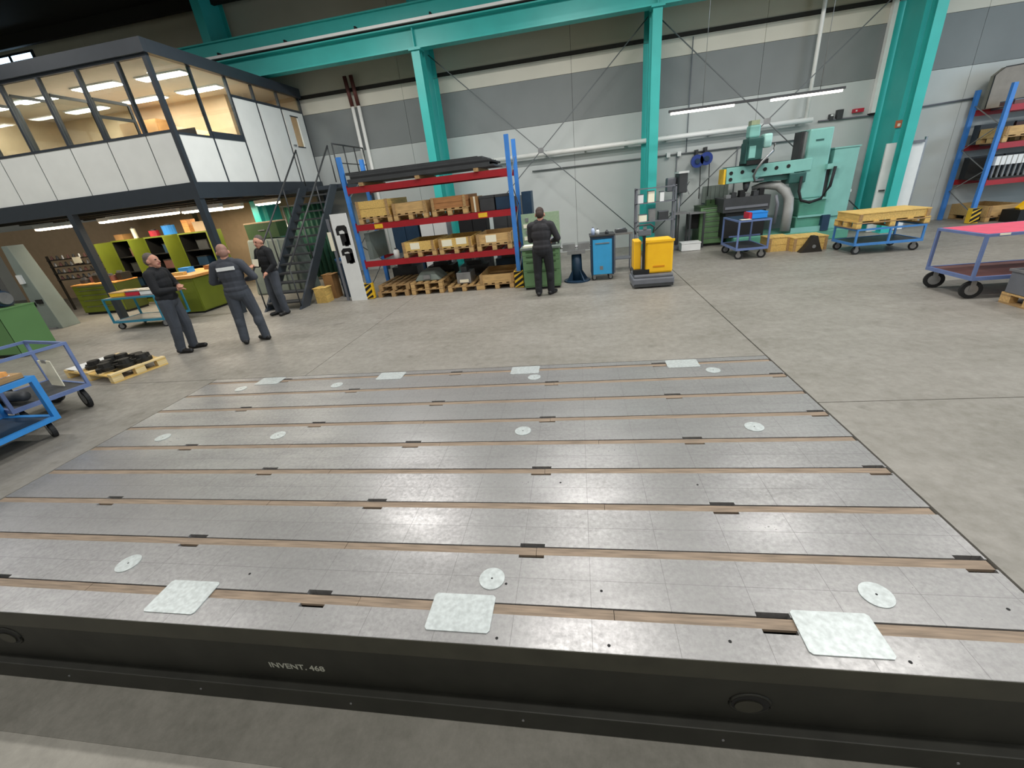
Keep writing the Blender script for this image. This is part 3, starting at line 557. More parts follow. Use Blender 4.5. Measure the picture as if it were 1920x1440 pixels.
for i, x in enumerate(xs):
    o_ = .05 * math.sin(i * 1.25); vs += [(x, 13.2 + o_, .1), (x, 13.2 + o_, 2.3), (x, 13.23 + o_, .1), (x, 13.23 + o_, 2.3)]
fs = []
for i in range(N): fs += [(4 * i, 4 * i + 4, 4 * i + 5, 4 * i + 1), (4 * i + 2, 4 * i + 3, 4 * i + 7, 4 * i + 6), (4 * i + 1, 4 * i + 5, 4 * i + 7, 4 * i + 3), (4 * i, 4 * i + 2, 4 * i + 6, 4 * i + 4)]
b._add(vs, fs); O(b, 'cloth', M_CURT, t, smooth=True); T(t, 'curtain_rail', M_STEEL, [(-9.2, 13.215, 2.33), (-7.6, 13.215, 2.33)], .02); T(t, 'support', M_STEEL, [(-9.15, 13.215, 0), (-9.15, 13.215, 2.35)], .02); T(t, 'support', M_STEEL, [(-7.65, 13.215, 0), (-7.65, 13.215, 2.35)], .02)
for i, (x, y, sx, h, m, nm, q) in enumerate([(-6.35, 9.75, .3, .36, M_WOODY, 'carton', 'pale open carton beside the stair foot'), (-6.32, 10.2, .26, .6, M_CARD, 'carton', 'brown carton behind the pale one by the stair'), (-5.84, 10.35, .4, .0, M_NAVY, 'drum', 'dark blue drum between stair and white board')]):
    g = thing(nm, q, nm, (x, y, 0))
    if nm == 'drum': O(B().tube([(0, 0, 0), (0, 0, .9)], .27, 20), 'shell', M_NAVY, g); O(B().tube([(0, 0, .9), (0, 0, .95)], .28, 20), 'lid', mat('drum_lid', '#21507f', .4, 0, 0), g); [O(B().tube([(0, 0, z), (0, 0, z + .03)], .282, 20), 'hoop', M_NAVY, g) for z in (.3, .6)]
    else: P(g, 'body', m, (-sx / 2, -.15, 0, sx / 2, .15, h)); P(g, 'flap', m, (-sx / 2 - .03, -.16, h, -sx / 2 + .1, .16, h + .012), (sx / 2 - .1, -.16, h, sx / 2 + .03, .16, h + .012))

# ================================================================== PALLETS, CRATES, RACKS
def pallet(label, loc, rz=0.0, w=.8, d=1.2, m=M_WOOD, m2=M_WOOD2, group=None):
    t = thing('wooden_pallet', label, 'pallet', loc, rz, group)
    for k in range(5): a = k * (w - .1) / 4; P(t, 'deck_board', m, (a, 0, .122, a + .1, d, .144))
    for k in range(3): a = k * (d - .145) / 2; P(t, 'cross_board', m2, (0, a, .1, w, a + .145, .122))
    for i in range(3):
        for k in range(3): P(t, 'block', m, (i * (w - .1) / 2, k * (d - .145) / 2, .022, i * (w - .1) / 2 + .1, k * (d - .145) / 2 + .145, .1))
        P(t, 'bottom_board', m2, (i * (w - .1) / 2, 0, 0, i * (w - .1) / 2 + .1, d, .022))
    return t
def crate(label, loc, w=.8, d=1.2, h=.36, rows=2, m=M_WOOD, lid=False, tagpos=None, rz=0.0, group=None, cat='crate', fill=None):
    """box of horizontal planks with corner battens"""
    t = thing('wooden_crate', label, cat, loc, rz, group)
    hh = h / rows; s = .022
    for r in range(rows):
        z0, z1 = r * hh, (r + 1) * hh - .006
        P(t, 'plank', m, (0, 0, z0, w, s, z1)); P(t, 'plank', m, (0, d - s, z0, w, d, z1)); P(t, 'plank', m, (0, s, z0, s, d - s, z1)); P(t, 'plank', m, (w - s, s, z0, w, d - s, z1))
    for x in (0.01, w - .07):
        P(t, 'batten', M_WOOD2, (x, -.02, 0, x + .06, 0, h))
    if lid:
        for k in range(4): P(t, 'lid_board', m, (-.01 + k * (w + .02) / 4, -.01, h, -.01 + (k + 1) * (w + .02) / 4 - .006, d + .01, h + .02))
    else: P(t, 'base_board', M_WOOD2, (s, s, .004, w - s, d - s, .02))
    if fill: P(t, 'contents', fill, (.05, .05, .02, w - .05, d - .05, h * .8))
    if tagpos: 
        for a, b2, c2, d2 in tagpos: P(t, 'paper_label', M_PAPER, (a, -.004, b2, c2, 0, d2))
    return t
def hazard(parent, x, y, z0, h, w=.2):
    """yellow upright guard with black slanted stripes"""
    o = P(parent, 'impact_guard', M_YEL2, (x - w / 2, y - .05, z0, x + w / 2, y - .03, h), (x - w / 2, y - .03, z0, x - w / 2 + .02, y + .1, h), (x + w / 2 - .02, y - .03, z0, x + w / 2, y + .1, h))
    k = 0; z = z0 - .1
    while z < h:
        zz = lambda v: min(max(v, z0), h)
        pts = [(x - w / 2, zz(z)), (x + w / 2, zz(z + .13)), (x + w / 2, zz(z + .2)), (x - w / 2, zz(z + .07))]
        if pts[1][1] < pts[2][1] or pts[0][1] < pts[3][1]: O(B().prism(pts, 1, y - .053, y - .0501), 'stripe', M_BLACK, o)
        z += .13
def rack(label, x0, yf, w=3.72, depth=1.1, h=3.1, beams=(.75, 1.57, 2.36), tags=(), m=M_BLUE):
    t = thing('pallet_rack', label, 'rack', (x0, yf, 0))
    for x in (0, w):
        for y in (0, depth):
            P(t, 'upright', m, (x - .045, y, .01, x + .045, y + .012, h), (x - .045, y + .012, .01, x - .033, y + .08, h), (x + .033, y + .012, .01, x + .045, y + .08, h)); P(t, 'foot_plate', M_STEEL, (x - .08, y - .03, 0, x + .08, y + .11, .01))
        z = .25; s = 0
        while z < h - .5: O(B().bar((x, .08 if s == 0 else depth, z), (x, depth if s == 0 else .08, z + .5), .018, .018), 'lattice_brace', M_STEEL, t); z += .5; s = 1 - s
        hazard(t, x, -.04, 0.012, .38)
    for z in beams:
        for y in (-.005, depth + .03):
            P(t, 'beam', M_RED, (.05, y, z, w - .05, y + .045, z + .13)); 
            for sx in (.045, w - .05): P(t, 'connector', M_RED, (sx, y - .006, z - .04, sx + .006, y + .05, z + .17))
        for k in range(4): P(t, 'cross_tie', M_STEEL, (.4 + k * (w - .8) / 3, .042, z + .08, .44 + k * (w - .8) / 3, depth + .03, z + .12))
    for x, z in tags: P(t, 'load_label', M_YEL2, (x, -.012, z + .02, x + .2, -.006, z + .11))
    return t
RX, RY = -5.08, 9.72
rack('blue and red pallet rack loaded with crates in front of the wall', RX, RY, tags=((.5, 1.57), (2.95, 1.57)))
# top level: dark flat plates on timbers
for k in range(3): tag(P(None, 'timber_bearer', M_WOOD2, (-4.7 + 1.3 * k, 9.65, 2.492, -4.6 + 1.3 * k, 10.9, 2.56)), 'wooden bearer under the dark plates on the top rack level, %s' % ['left', 'middle', 'right'][k], 'timber', 'timber bearers')
for k, (dx, m) in enumerate(((0, M_DGREY), (.06, M_RUB), (-.05, M_DGREY))):
    t = thing('steel_plate_stack', 'long dark flat plate on the top rack level, %s of the stack' % ['lowest', 'middle', 'topmost'][k], 'plate', (-4.95 + dx, 9.66 + .04 * k, 2.561 + .085 * k), group='dark plates on the rack')
    P(t, 'plate', m, (0, 0, 0, 3.3 - .1 * k, 1.1, .04), bevel=.004); P(t, 'stiffener', M_DGREY, (.0, 0, .04, 3.2 - .1 * k, .05, .083), (.0, 1.05, .04, 3.2 - .1 * k, 1.1, .083)) if k < 2 else P(t, 'edge_strip', M_RUB, (0, 0, .04, 3.0, .04, .05))
# middle-upper level z=1.71 ; pallets sit on beams
def load(x, z, y, lab, **k):
    pallet('pallet under the ' + lab, (x, y, z + .002)); return crate(lab[0].lower() + lab[1:], (x, y, z + .148), **k)
L2, L1 = 1.70, .88
YP = 9.70
load(-4.92, L2, YP, 'yellowish crate with green cloth, second rack level at the stair side', w=.78, h=.34, m=M_WOODY, fill=M_GREENL)
load(-4.07, L2, YP, 'pale crate with tan cartons, second rack level next to the green cloth', w=.8, h=.22, rows=1, m=M_WOOD, fill=M_WOODY)
load(-3.16, L2, YP, 'brown crate in the middle of the second rack level', w=.8, h=.24, m=mat('brown_pine', '#a87446', .75, 0, .2, 4, stretch=(1, 9, 9)))
for k in range(2):
    g = thing('dark_case', 'dark grey plastic case on the second rack level, %s of two' % ['nearer the crates', 'nearer the upright'][k], 'case', (-2.1 + .36 * k, 9.85, L2 + .002), group='dark cases'); P(g, 'body', M_NAVY if k else M_DGREY, (0, 0, 0, .33, .6, .26), bevel=.01); P(g, 'lid', M_DGREY, (-.005, -.005, .26, .335, .605, .31))
g = thing('carton', 'brown carton beside the dark cases on the second rack level', 'carton', (-2.31, 9.9, L2 + .002)); P(g, 'body', M_CARD, (0, 0, 0, .18, .5, .32)); P(g, 'tape', M_PAPER, (.07, -.002, 0, .11, .0, .32))
load(-4.02, L1, YP, 'pine crate with one paper label, first of three on the lower level', w=.78, h=.2, rows=1, m=M_WOODY, tagpos=[(.2, .03, .42, .17)])
load(-3.14, L1, YP, 'pine crate with two paper labels, middle of three on the lower level', w=.78, h=.2, rows=1, m=M_WOODY, tagpos=[(.08, .03, .32, .17), (.42, .05, .66, .19)])
load(-2.25, L1, YP, 'pale crate beside the rack upright, last of three on the lower level', w=.8, h=.21, rows=1, m=M_WOOD, tagpos=[(.22, .03, .46, .18)])
g = thing('metal_canister', 'white canister at the stair side of the lower rack level', 'canister', (-4.25, 9.85, L1 + .012)); O(B().tube([(0, 0, 0), (0, 0, .16), (0, 0, .19)], [.07, .07, .04], 14), 'body', M_WHITE, g, smooth=True); O(B().tube([(0, 0, .19), (0, 0, .22)], .03, 10), 'cap', M_DGREY, g)
tag(P(None, 'sheet_board', M_STEEL, (-4.6, 9.75, L1 + .01, -4.1, 10.8, L1 + .012)), 'thin steel sheet on the lower rack level under the canister', 'sheet')
tag(P(None, 'grey_board', M_TARP, (-4.98, 9.9, .9, -4.86, 10.8, 1.5)), 'grey board standing upright inside the rack end', 'board')
# floor level
pallet('weathered pallet flat on the floor under the rack, stair side', (-4.9, 9.72, 0), m=M_WOOD2)
pallet('empty pallet lying on another at the stair side of the rack', (-4.86, 9.76, .146), m=M_WOOD2)
pallet('lower pallet of the double stack under the rack', (-4.02, 9.72, 0)); pallet('upper pallet of the double stack under the rack', (-4.02, 9.73, .146))
g = thing('casting', 'grey rough casting on the double pallet stack under the rack', 'casting', (-3.95, 9.85, .292)); O(B().hexa([(0, 0, 0), (.66, 0, 0), (.66, .7, 0), (0, .7, 0)], [(.15, .1, .2), (.5, .1, .2), (.5, .6, .22), (.15, .6, .22)]), 'body', M_TARP, g, bevel=.03); P(g, 'boss', M_STEEL, (.25, -.02, .04, .42, .05, .14))
pallet('pallet with a small steel block under the rack', (-3.1, 9.72, 0))
g = thing('steel_block', 'grey steel block with paper tag on a floor pallet under the rack', 'block', (-2.95, 9.8, .146)); P(g, 'body', M_STEEL, (.05, .1, 0, .4, .6, .26), bevel=.01); P(g, 'paper_tag', M_PAPER, (.12, .096, .03, .34, .1, .1)); P(g, 'column', M_DGREY, (.15, .2, .26, .3, .45, .38))
pallet('pallet under the long pine crate, floor level by the hazard guard', (-2.3, 9.72, 0)); crate('long pine crate on the floor level of the rack by the hazard guard', (-2.3, 9.72, .146), w=.82, h=.2, rows=1, m=M_WOOD)
for i, (x, q, m, h) in enumerate([(-4.6, 'stair side', M_DGREY, .5), (-3.6, 'middle', M_BROWN, .45), (-2.7, 'centre right', M_DGREY, .4), (-1.75, 'by the upright', M_NAVY, .5)]):
    g = thing('machine_part', 'dark machine part stored deep under the rack, ' + q, 'machine part', (x, 10.97, 0), group='dark parts under the rack'); P(g, 'body', m, (-.35, 0, 0, .35, .5, h)); P(g, 'flange', M_DGREY, (-.2, .05, h, .2, .45, h + .1)); O(B().tube([(0, .25, h + .1), (0, .25, h + .22)], .1, 12), 'shaft', M_STEEL, g)
# shelf block seen through the rack (dark cupboards behind)
for i, (x, m, h, q) in enumerate([(-4.9, M_NAVY, 1.6, 'navy locker'), (-4.05, M_GREYP, 1.6, 'grey locker with white doors'), (-2.9, M_RUB, 1.55, 'black cupboard'), (-1.9, M_DGREY, 1.9, 'dark grey cupboard')]):
    g = thing('locker', q + ' against the wall seen through the rack', 'locker', (x, 12.3, 0)); P(g, 'body', m, (-.4, .02, 0, .4, .5, h)); [P(g, 'door', M_WHITE if 'white' in q else m, (-.39 + .4 * k, 0, .05, -.01 + .4 * k, .02, h - .04)) for k in range(2)]
# tall dark locker just behind the right upright
g = thing('gas_locker', 'narrow dark blue locker just behind the rack upright', 'locker', (-1.24, 10.5, 0)); P(g, 'body', M_NAVY, (0, .02, 0, .22, .5, 2.0)); P(g, 'door', M_NAVY, (.01, 0, .04, .21, .02, 1.97)); P(g, 'handle', M_STEEL, (.03, -.02, 1.0, .05, 0, 1.15))
# white board with black logo
g = thing('white_board', 'tall white board with black lettering leaning at the rack end', 'board', (-5.55, 9.6, 0))
P(g, 'panel', M_WHITE, (0, 0, 0, .4, .03, 1.99)); P(g, 'back_frame', M_GREYP, (-.16, .06, 0, -.1, .1, 1.9), (-.1, .06, .9, .3, .1, .95), (.3, .06, 0, .36, .1, 1.9))
def blk(z0, z1):
    xs = [.06, .06, .12, .3, .34, .34, .28, .2, .2, .26, .26, .22, .13, .13]; zs = [.55, .85, 1, 1, .9, .2, 0, 0, .2, .25, .7, .78, .74, .55]
    return [(x, z0 + (z1 - z0) * q) for x, q in zip(xs, zs)]
O(B().prism(blk(1.28, 1.74), 1, -.003, 0), 'lettering', M_BLACK, g); O(B().prism(blk(.88, 1.24), 1, -.003, 0), 'lettering', M_BLACK, g); P(g, 'lettering', M_BLACK, (.13, -.003, 1.3, .34, 0, 1.56), (.13, -.003, .9, .34, 0, 1.12))
g2 = tag(P(None, 'notice_sheet', M_PAPER, (-5.66, 9.66, 1.2, -5.56, 9.664, 1.62)), 'narrow cream notice hanging beside the white board', 'notice'); g2.location = (-.09, -.02, 0)

# right-hand rack
for k, (z, h) in enumerate(((1.033, .5), (1.853, .42))):
    for i in range(3):
        g = thing('dark_carton', 'dark carton at the back of the right rack, %s level, %s from the end' % (['lower', 'upper'][k], ['first', 'second', 'third'][i]), 'carton', (10.3 + .78 * i, 14.06, z), group='dark cartons in the right rack')
        P(g, 'body', [M_BROWN, M_DGREY, M_MAROON][(i + k) % 3], (0, 0, 0, .72, .2, h)); P(g, 'lid', M_DGREY, (-.005, -.005, h, .725, .2, h + .03))
rack('blue and red pallet rack at the far right of the wall', 10.2, 13.3, w=3.6, depth=1.0, beams=(.9, 1.72, 2.52), tags=((1.0, .9),))
RRY = 13.28
pallet('pallet under the yellow load on the right rack', (10.28, RRY, 1.852), 0, 1.1, .75); crate('yellow-topped crate on the second level of the right rack', (10.28, RRY, 1.998), w=1.1, d=.72, h=.2, rows=1, m=M_WOOD, fill=M_YEL2)
t = thing('timber_load', 'long pale timber load across the second level of the right rack', 'timber', (11.7, RRY, 1.852)); [P(t, 'beam_timber', M_WOODY if k % 2 else M_WOOD, (0, .02 + .2 * k, 0, 1.9, .2 + .2 * k, .16)) for k in range(3)]
t = thing('clamp_rack', 'row of white clamps and pins stored on the right rack', 'clamps', (10.27, RRY, 1.03)); P(t, 'tray', M_BROWN, (0, 0, 0, 2.6, .75, .04))
for k in range(22): s = P(t, 'clamp', M_WHITE, (.03 + .115 * k, .0, .32, .12 + .115 * k, .12, .52)); O(B().tube([(.075 + .115 * k, .06, .04), (.075 + .115 * k, .06, .32)], .022, 8), 'pin', M_STEEL, s)
t = thing('wrapped_board', 'big grey-brown wrapped panel standing on the top of the right rack', 'panel', (10.25, 14.05, 2.652)); O(B().prism([(0, 0), (0, .7), (.18, .85), (3.2, 1.0), (3.2, 0)], 1, 0, .12), 'panel', mat('wrapped_board', '#8b8377', .5, 0, .1), t); T(t, 'edge_strip', M_DGREY, [(0, -.005, 0), (0, -.005, .7), (.18, -.005, .85), (3.2, -.005, 1.0)], .012)
t = thing('wrapped_bundle', 'white foil-wrapped bundle at the top of the right rack', 'bundle', (11.7, 13.4, 2.652)); O(B().tube([(0, .15, .12), (2.2, .15, .14)], .12, 14), 'roll', M_WHITE, t, smooth=True); [O(B().tube([(x, .15, .125), (x + .05, .15, .125)], .125, 14), 'band', M_STEEL, t) for x in (.3, 1.1, 1.9)]
pallet('pallet on the floor under the right rack by the hazard guard', (10.5, RRY, 0))
for k in range(5):
    g = thing('dark_case', 'dark flat case on the top beam level of the right rack, %s from the end' % ['first', 'second', 'third', 'fourth', 'fifth'][k], 'case', (10.32 + .26 * k, 13.34, 2.652), group='flat cases on the right rack'); P(g, 'body', [M_MAROON, M_BROWN, M_DGREY][k % 3], (0, 0, 0, .22, .4, .08 + .03 * (k % 2))); P(g, 'lid', M_GREYP, (-.004, -.004, .08 + .03 * (k % 2), .224, .404, .1 + .03 * (k % 2)))
crate('low pine crate on the floor under the right rack', (10.5, RRY, .146), w=.8, h=.25, rows=1)
t = thing('hoist', 'yellow-orange hoist arm with black drum under the right rack', 'hoist', (10.75, 12.7, 0)); P(t, 'base', M_BLACK, (0, 0, 0, .9, .5, .3)); O(B().bar((.1, .2, .3), (.75, .2, .95), .12), 'arm', M_YEL, t); O(B().tube([(.55, -.06, .45), (.55, .1, .45)], .17, 18), 'drum', M_BLACK, t); P(t, 'head', M_YEL, (.66, .1, .9, .95, .32, 1.02))

# ================================================================== TROLLEYS
def caster(parent, x, y, r=.08, a=0.0):
    c = O(B().box(-.045, -.035, 2 * r + .01, .045, .035, 2 * r + .022).box(-.02 - .01, -.032, r - .01, .03, -.026, 2 * r + .012).box(-.03, .026, r - .01, .03, .032, 2 * r + .012), 'caster', M_STEEL, parent, (x, y, 0), a)
    O(B().prism([(px, pz + r) for px, pz in disc(0, 0, r, 20)], 1, -.022, .022), 'wheel', M_RUB, c); O(B().prism([(px, pz + r) for px, pz in disc(0, 0, r * .6, 14)], 1, -.024, .024), 'hub', M_STEEL, c)
    return c
def trolley(label, loc, rz, L, W, zd, zt, m, deck=M_DGREY, top=None, r=.08, q=.035, posts=None, cross=None):
    """flat shop trolley: x 0..L, y 0..W"""
    t = thing('shop_trolley', label, 'trolley', loc, rz, 'shop trolleys')
    r = (zd - .072) / 2; zl = zd - .05
    P(t, 'lower_frame', m, (0, 0, zl, L, q, zd), (0, W - q, zl, L, W, zd), (0, q, zl, q, W - q, zd), (L - q, q, zl, L, W - q, zd)); P(t, 'lower_deck', deck, (q, q, zd - .03, L - q, W - q, zd - .008))
    for x, y in (posts or [(0, 0), (L - q, 0), (0, W - q), (L - q, W - q)]): P(t, 'post', m, (x, y, zd, x + q, y + q, zt))
    P(t, 'upper_frame', m, (0, 0, zt, L, q, zt + q), (0, W - q, zt, L, W, zt + q), (0, q, zt, q, W - q, zt + q), (L - q, q, zt, L, W - q, zt + q))
    if top: P(t, 'upper_deck', top, (q, q, zt + .01, L - q, W - q, zt + q + .004))
    if cross: [P(t, 'shelf_bar', m, (0, W * .5 - .02, z, L, W * .5 + .02, z + .03)) for z in cross]
    for x in (.1, L - .1):
        for y in (.09, W - .09): caster(t, x, y, r, random.uniform(-.6, .6))
    return t
# right edge
trolley('slate-blue trolley with pink top deck at the picture edge', (5.36, 6.66, 0), 0.0, 2.0, .86, .32, .85, M_CARTG, M_MAROON, M_PINK, .09)
tag(P(None, 'paper_note', M_PAPER, (5.5, 6.652, .862, 5.62, 6.658, .888)), 'small paper note on the front rail of the slate-blue trolley', 'note', 'paper notes')
tag(P(None, 'paper_note', M_PAPER, (5.95, 6.652, .855, 6.12, 6.658, .888)), 'wider paper note along the front rail of the pink-topped trolley', 'note', 'paper notes')
g = thing('steel_tub', 'grey steel box on a pallet at the right picture edge', 'box', (5.64, 5.72, .146), .0); P(g, 'body', M_GREYP, (0, 0, 0, .95, .75, .28), bevel=.01); P(g, 'rim', M_STEEL, (-.02, -.02, .28, .97, 0, .31), (-.02, .75, .28, .97, .77, .31), (-.02, 0, .28, 0, .75, .31), (.95, 0, .28, .97, .75, .31)); P(g, 'lid', M_DGREY, (0, 0, .28, .95, .75, .295))
pallet('pallet under the grey steel box at the right edge', (5.64, 5.7, 0), 0.0, 1.2, .8)
# blue trolley with wooden crate
trolley('bright blue low trolley carrying a long wooden crate', (5.88, 10.36, 0), 0.0, 1.3, .9, .24, .5, M_CARTB, M_DGREY, None, .075, posts=[(0, 0), (.63, 0), (1.26, 0), (0, .86), (1.26, .86)])
pallet('long low pallet under the wooden crate on the blue trolley', (5.84, 10.36, .542), 0, 1.36, .85, M_WOODY, M_WOOD2)
crate('long yellow-pine crate lying on the blue trolley', (5.86, 10.38, .688), w=1.32, d=.8, h=.14, rows=1, m=M_WOODY, lid=True)
# small trolley
trolley('small slate-blue two-deck trolley in front of the machine', (3.66, 10.86, 0), 0.0, .7, 1.15, .26, .84, M_CARTG, M_DGREY, M_NAVY, .08, cross=(.45,))
g = thing('storage_bin', 'bright blue plastic bin with red end on the small trolley', 'bin', (3.98, 11.0, .886)); P(g, 'body', M_BIN, (0, 0, 0, .32, .4, .12)); P(g, 'end', M_BINR, (-.06, .02, 0, 0, .38, .13)); P(g, 'rim', M_BIN, (-.008, -.008, .12, .328, .408, .135))
g = tag(P(None, 'paper_sheet', M_PAPER, (3.72, 10.88, .886, 3.94, 11.05, .888)), 'white paper sheet on the small trolley', 'paper')
for i, (x, y, w, d, h, q) in enumerate([(4.62, 11.55, .5, .5, .32, 'half-hidden behind the small trolley'), (5.1, 11.35, .75, .6, .3, 'with dark iron part in front of the machine')]):
    crate('bright pine crate on the floor, ' + q, (x, y, 0), w, d, h, 2, M_WOODY, lid=True)
g = thing('iron_casting', 'dark brown iron bracket leaning before the pine crate', 'casting', (5.4, 11.1, 0)); O(B().prism([(-.22, 0), (.25, 0), (.2, .1), (.1, .36), (.02, .36), (-.12, .12)], 1, 0, .18), 'body', M_BROWN, g); O(B().prism([(x + .05, z + .13) for x, z in disc(0, 0, .04, 12)], 1, -.01, 0), 'bore', M_STEEL, g)

# left carts
trolley('bright blue trolley frame with a board load at the left edge', (-6.95, 2.35, 0), 0.0, .82, 1.2, .25, .7, M_CARTBR, M_NAVY, M_NAVY, q=.055)
g = thing('pallet_load', 'white-topped wooden board load on the bright blue trolley', 'board', (-6.9, 2.4, .742)); P(g, 'board', M_WOOD2, (0, 0, 0, .7, 1.1, .07)); P(g, 'sheet', M_WHITE, (.02, .02, .07, .66, 1.02, .082)); P(g, 'block', M_ORANGEW, (.56, .85, .082, .68, 1.0, .13))
tb = trolley('slate-blue trolley with tall tube frame behind the bright blue one', (-7.72, 3.72, 0), math.radians(-12), 1.0, .8, .33, .88, M_CARTG, M_DGREY, None, .1)
g = thing('paper_sheet', 'pale green-white sheet hung inside the tube-frame trolley', 'paper', (-7.15, 4.25, .336), math.radians(-12)); P(g, 'sheet', M_PAPER, (0, 0, 0, .3, .01, .36)); P(g, 'clip', M_STEEL, (.1, -.006, .33, .2, .016, .37))
g = thing('casting', 'dark casting lying on the tube-frame trolley', 'casting', (-7.35, 3.75, .336), math.radians(-12)); O(B().tube([(0, 0, .08), (.55, .1, .08)], [.08, .06], 12), 'shaft', M_DGREY, g, smooth=True); P(g, 'flange', M_RUB, (.1, -.12, 0, .2, .14, .2))
pallet('pale pallet carrying black machine parts on the left floor', (-8.55, 5.33, 0), math.radians(-14), 1.4, .8, M_PALE, M_WOODY)
BM = mat('black_iron', '#24231f', .6, .3, .3, 20, .4)
for k, (x, y, q) in enumerate([(.58, .2, 'near the white end'), (.85, .25, 'in the middle'), (1.15, .35, 'at the bright end'), (.75, .52, 'at the back middle'), (1.05, .6, 'at the back corner'), (.62, .42, 'between the near ones'), (1.0, .15, 'at the front edge'), (1.2, .58, 'at the far corner')]):
    ca, sa = math.cos(math.radians(-14)), math.sin(math.radians(-14))
    g = thing('machine_part', 'black iron machine part on the pale pallet, ' + q, 'machine part', (-8.55 + ca * x - sa * y, 5.33 + sa * x + ca * y, .146), .3 * k, 'black parts on the pallet')
    O(B().tube([(0, 0, 0), (0, 0, .05), (0, 0, .051), (0, 0, .12)], [.13, .13, .09, .08], 12), 'body', BM, g); O(B().bar((-.16, 0, .03), (.16, .02, .05), .06), 'arm', BM, g)
tag(P(None, 'white_sheet', M_WHITE, (.02, .02, 0, .4, .6, .012), loc=(-8.55, 5.33, .1445), rz=math.radians(-14)), 'white sheet on the pale pallet beside the black parts', 'sheet')

# workshop trolley under the platform edge
trolley('blue workshop trolley loaded with tools by the platform post', (-11.05, 8.3, 0), 0.0, 1.45, .75, .22, .72, mat('cart_teal', '#2f7f9a', .45, 0, .08), M_STEEL, M_STEEL, .08)
for k, (x, w, m, q) in enumerate([(-10.95, .4, M_YEL2, 'yellow box'), (-10.5, .35, M_BINR, 'red-lidded box'), (-10.1, .45, M_WHITE, 'white carton')]):
    g = thing('tool_box', q + ' on the blue workshop trolley', 'box', (x, 8.45, .766)); P(g, 'body', m, (0, 0, 0, w, .4, .08)); P(g, 'lid', M_STEEL if k else M_WOOD, (-.005, -.005, .08, w + .005, .405, .1))

# ================================================================== STATIONS ALONG THE WALL
g = thing('drawer_workbench', 'green drawer workbench with perforated back panel behind the standing man', 'workbench', (-1.2, 9.35, 0))
P(g, 'body', M_GREEN, (0, 0, .05, .8, .6, .86)); P(g, 'plinth', M_RUB, (.02, .03, 0, .78, .58, .05)); P(g, 'worktop', M_TARP, (-.03, -.04, .86, .83, .62, .9)); z = .84
for k, q in enumerate((.1, .12, .2, .34)): f = P(g, 'drawer', M_GREEN, (.01, -.015, z - q + .008, .79, 0, z)); P(f, 'handle', M_GREEND, (.08, -.03, z - .035, .72, -.015, z - .015)); z -= q
bp = P(g, 'back_panel', mat('perforated_green', '#97ad8f', .6, 0, .1, 30), (-.02, .56, .9, .82, .6, 1.55))
for k in range(4): P(bp, 'tool', [M_PAPER, M_STEEL][k % 2], (.02 + .05 * (k % 2), .54, 1.0 + .13 * k, .14, .56, 1.08 + .13 * k))
g = thing('paper_stack', 'white papers on the green workbench beside the man', 'paper', (-1.17, 9.4, .901)); P(g, 'sheets', M_PAPER, (0, 0, 0, .2, .28, .03)); P(g, 'top_sheet', M_WHITE, (.01, .02, .03, .19, .26, .034))
g = thing('grinder', 'grey bench grinder on the green workbench', 'grinder', (-.55, 9.6, .901)); O(B().tube([(-.12, 0, .1), (.12, 0, .1)], .06, 14), 'motor', M_GREYP, g); [O(B().tube([(s * .12, 0, .1), (s * .16, 0, .1)], .085, 18), 'wheel', M_DGREY, g) for s in (-1, 1)]; P(g, 'foot', M_DGREY, (-.08, -.06, 0, .08, .06, .045))
# vise stand
g = thing('anvil_stand', 'dark blue pedestal stand with grey steel clamping head', 'stand', (-.04, 9.95, 0))
O(B().tube([(0, 0, .0), (0, 0, .03)], .3, 20), 'foot', M_NAVY, g); O(B().tube([(0, 0, .03), (0, 0, .62)], [.13, .11], 16), 'column', M_NAVY, g, smooth=True)
for a in range(4): O(B().prism([(0, .03), (.28, .03), (.09, .3), (0, .3)], 1, -.012, .012), 'gusset', M_NAVY, g, rz=a * math.pi / 2 + .6)
P(g, 'head', M_STEEL, (-.2, -.16, .62, .2, .16, .7)); P(g, 'jaw', M_STEEL, (-.3, -.13, .7, -.02, .13, .84), (.04, -.13, .7, .3, .13, .84)); O(B().tube([(-.36, 0, .76), (.36, 0, .76)], .025, 10), 'spindle', M_STEEL, g)
# blue cabinet
g = thing('roller_cabinet', 'bright blue workshop cabinet in a dark frame on casters', 'cabinet', (.28, 9.78, 0))
P(g, 'body', M_NAVY, (.0, .02, .13, .5, .5, .92)); P(g, 'frame', M_NAVY, (0, 0, .12, .04, .02, .95), (.46, 0, .12, .5, .02, .95), (.04, 0, .9, .46, .02, .95)); P(g, 'front', M_CYAN, (.045, -.012, .14, .455, .018, .89)); P(g, 'top', M_DGREY, (-.02, -.02, .95, .52, .52, .98)); P(g, 'badge', M_STEEL, (.19, -.016, .24, .26, -.012, .32)); P(g, 'handle', M_STEEL, (.1, -.03, .8, .4, -.012, .82))
for x in (.07, .43): caster(g, x, .08, .05); caster(g, x, .44, .05)
for i, (x, h, m, q) in enumerate([(.06, .14, mat('pale_blue', '#b9c9ea', .4, 0, 0), 'pale blue spray bottle'), (.16, .1, M_WHITE, 'white tub'), (.36, .06, M_DGREY, 'low dark tin')]):
    s = thing('bottle', q + ' on the bright blue cabinet', 'bottle', (.28 + x, 9.95, .981)); O(B().tube([(0, 0, 0), (0, 0, h * .7), (0, 0, h)], [.04, .04, .02], 12), 'body', m, s, smooth=True); O(B().tube([(0, 0, h), (0, 0, h + .02)], .018, 8), 'cap', M_GREYP, s)
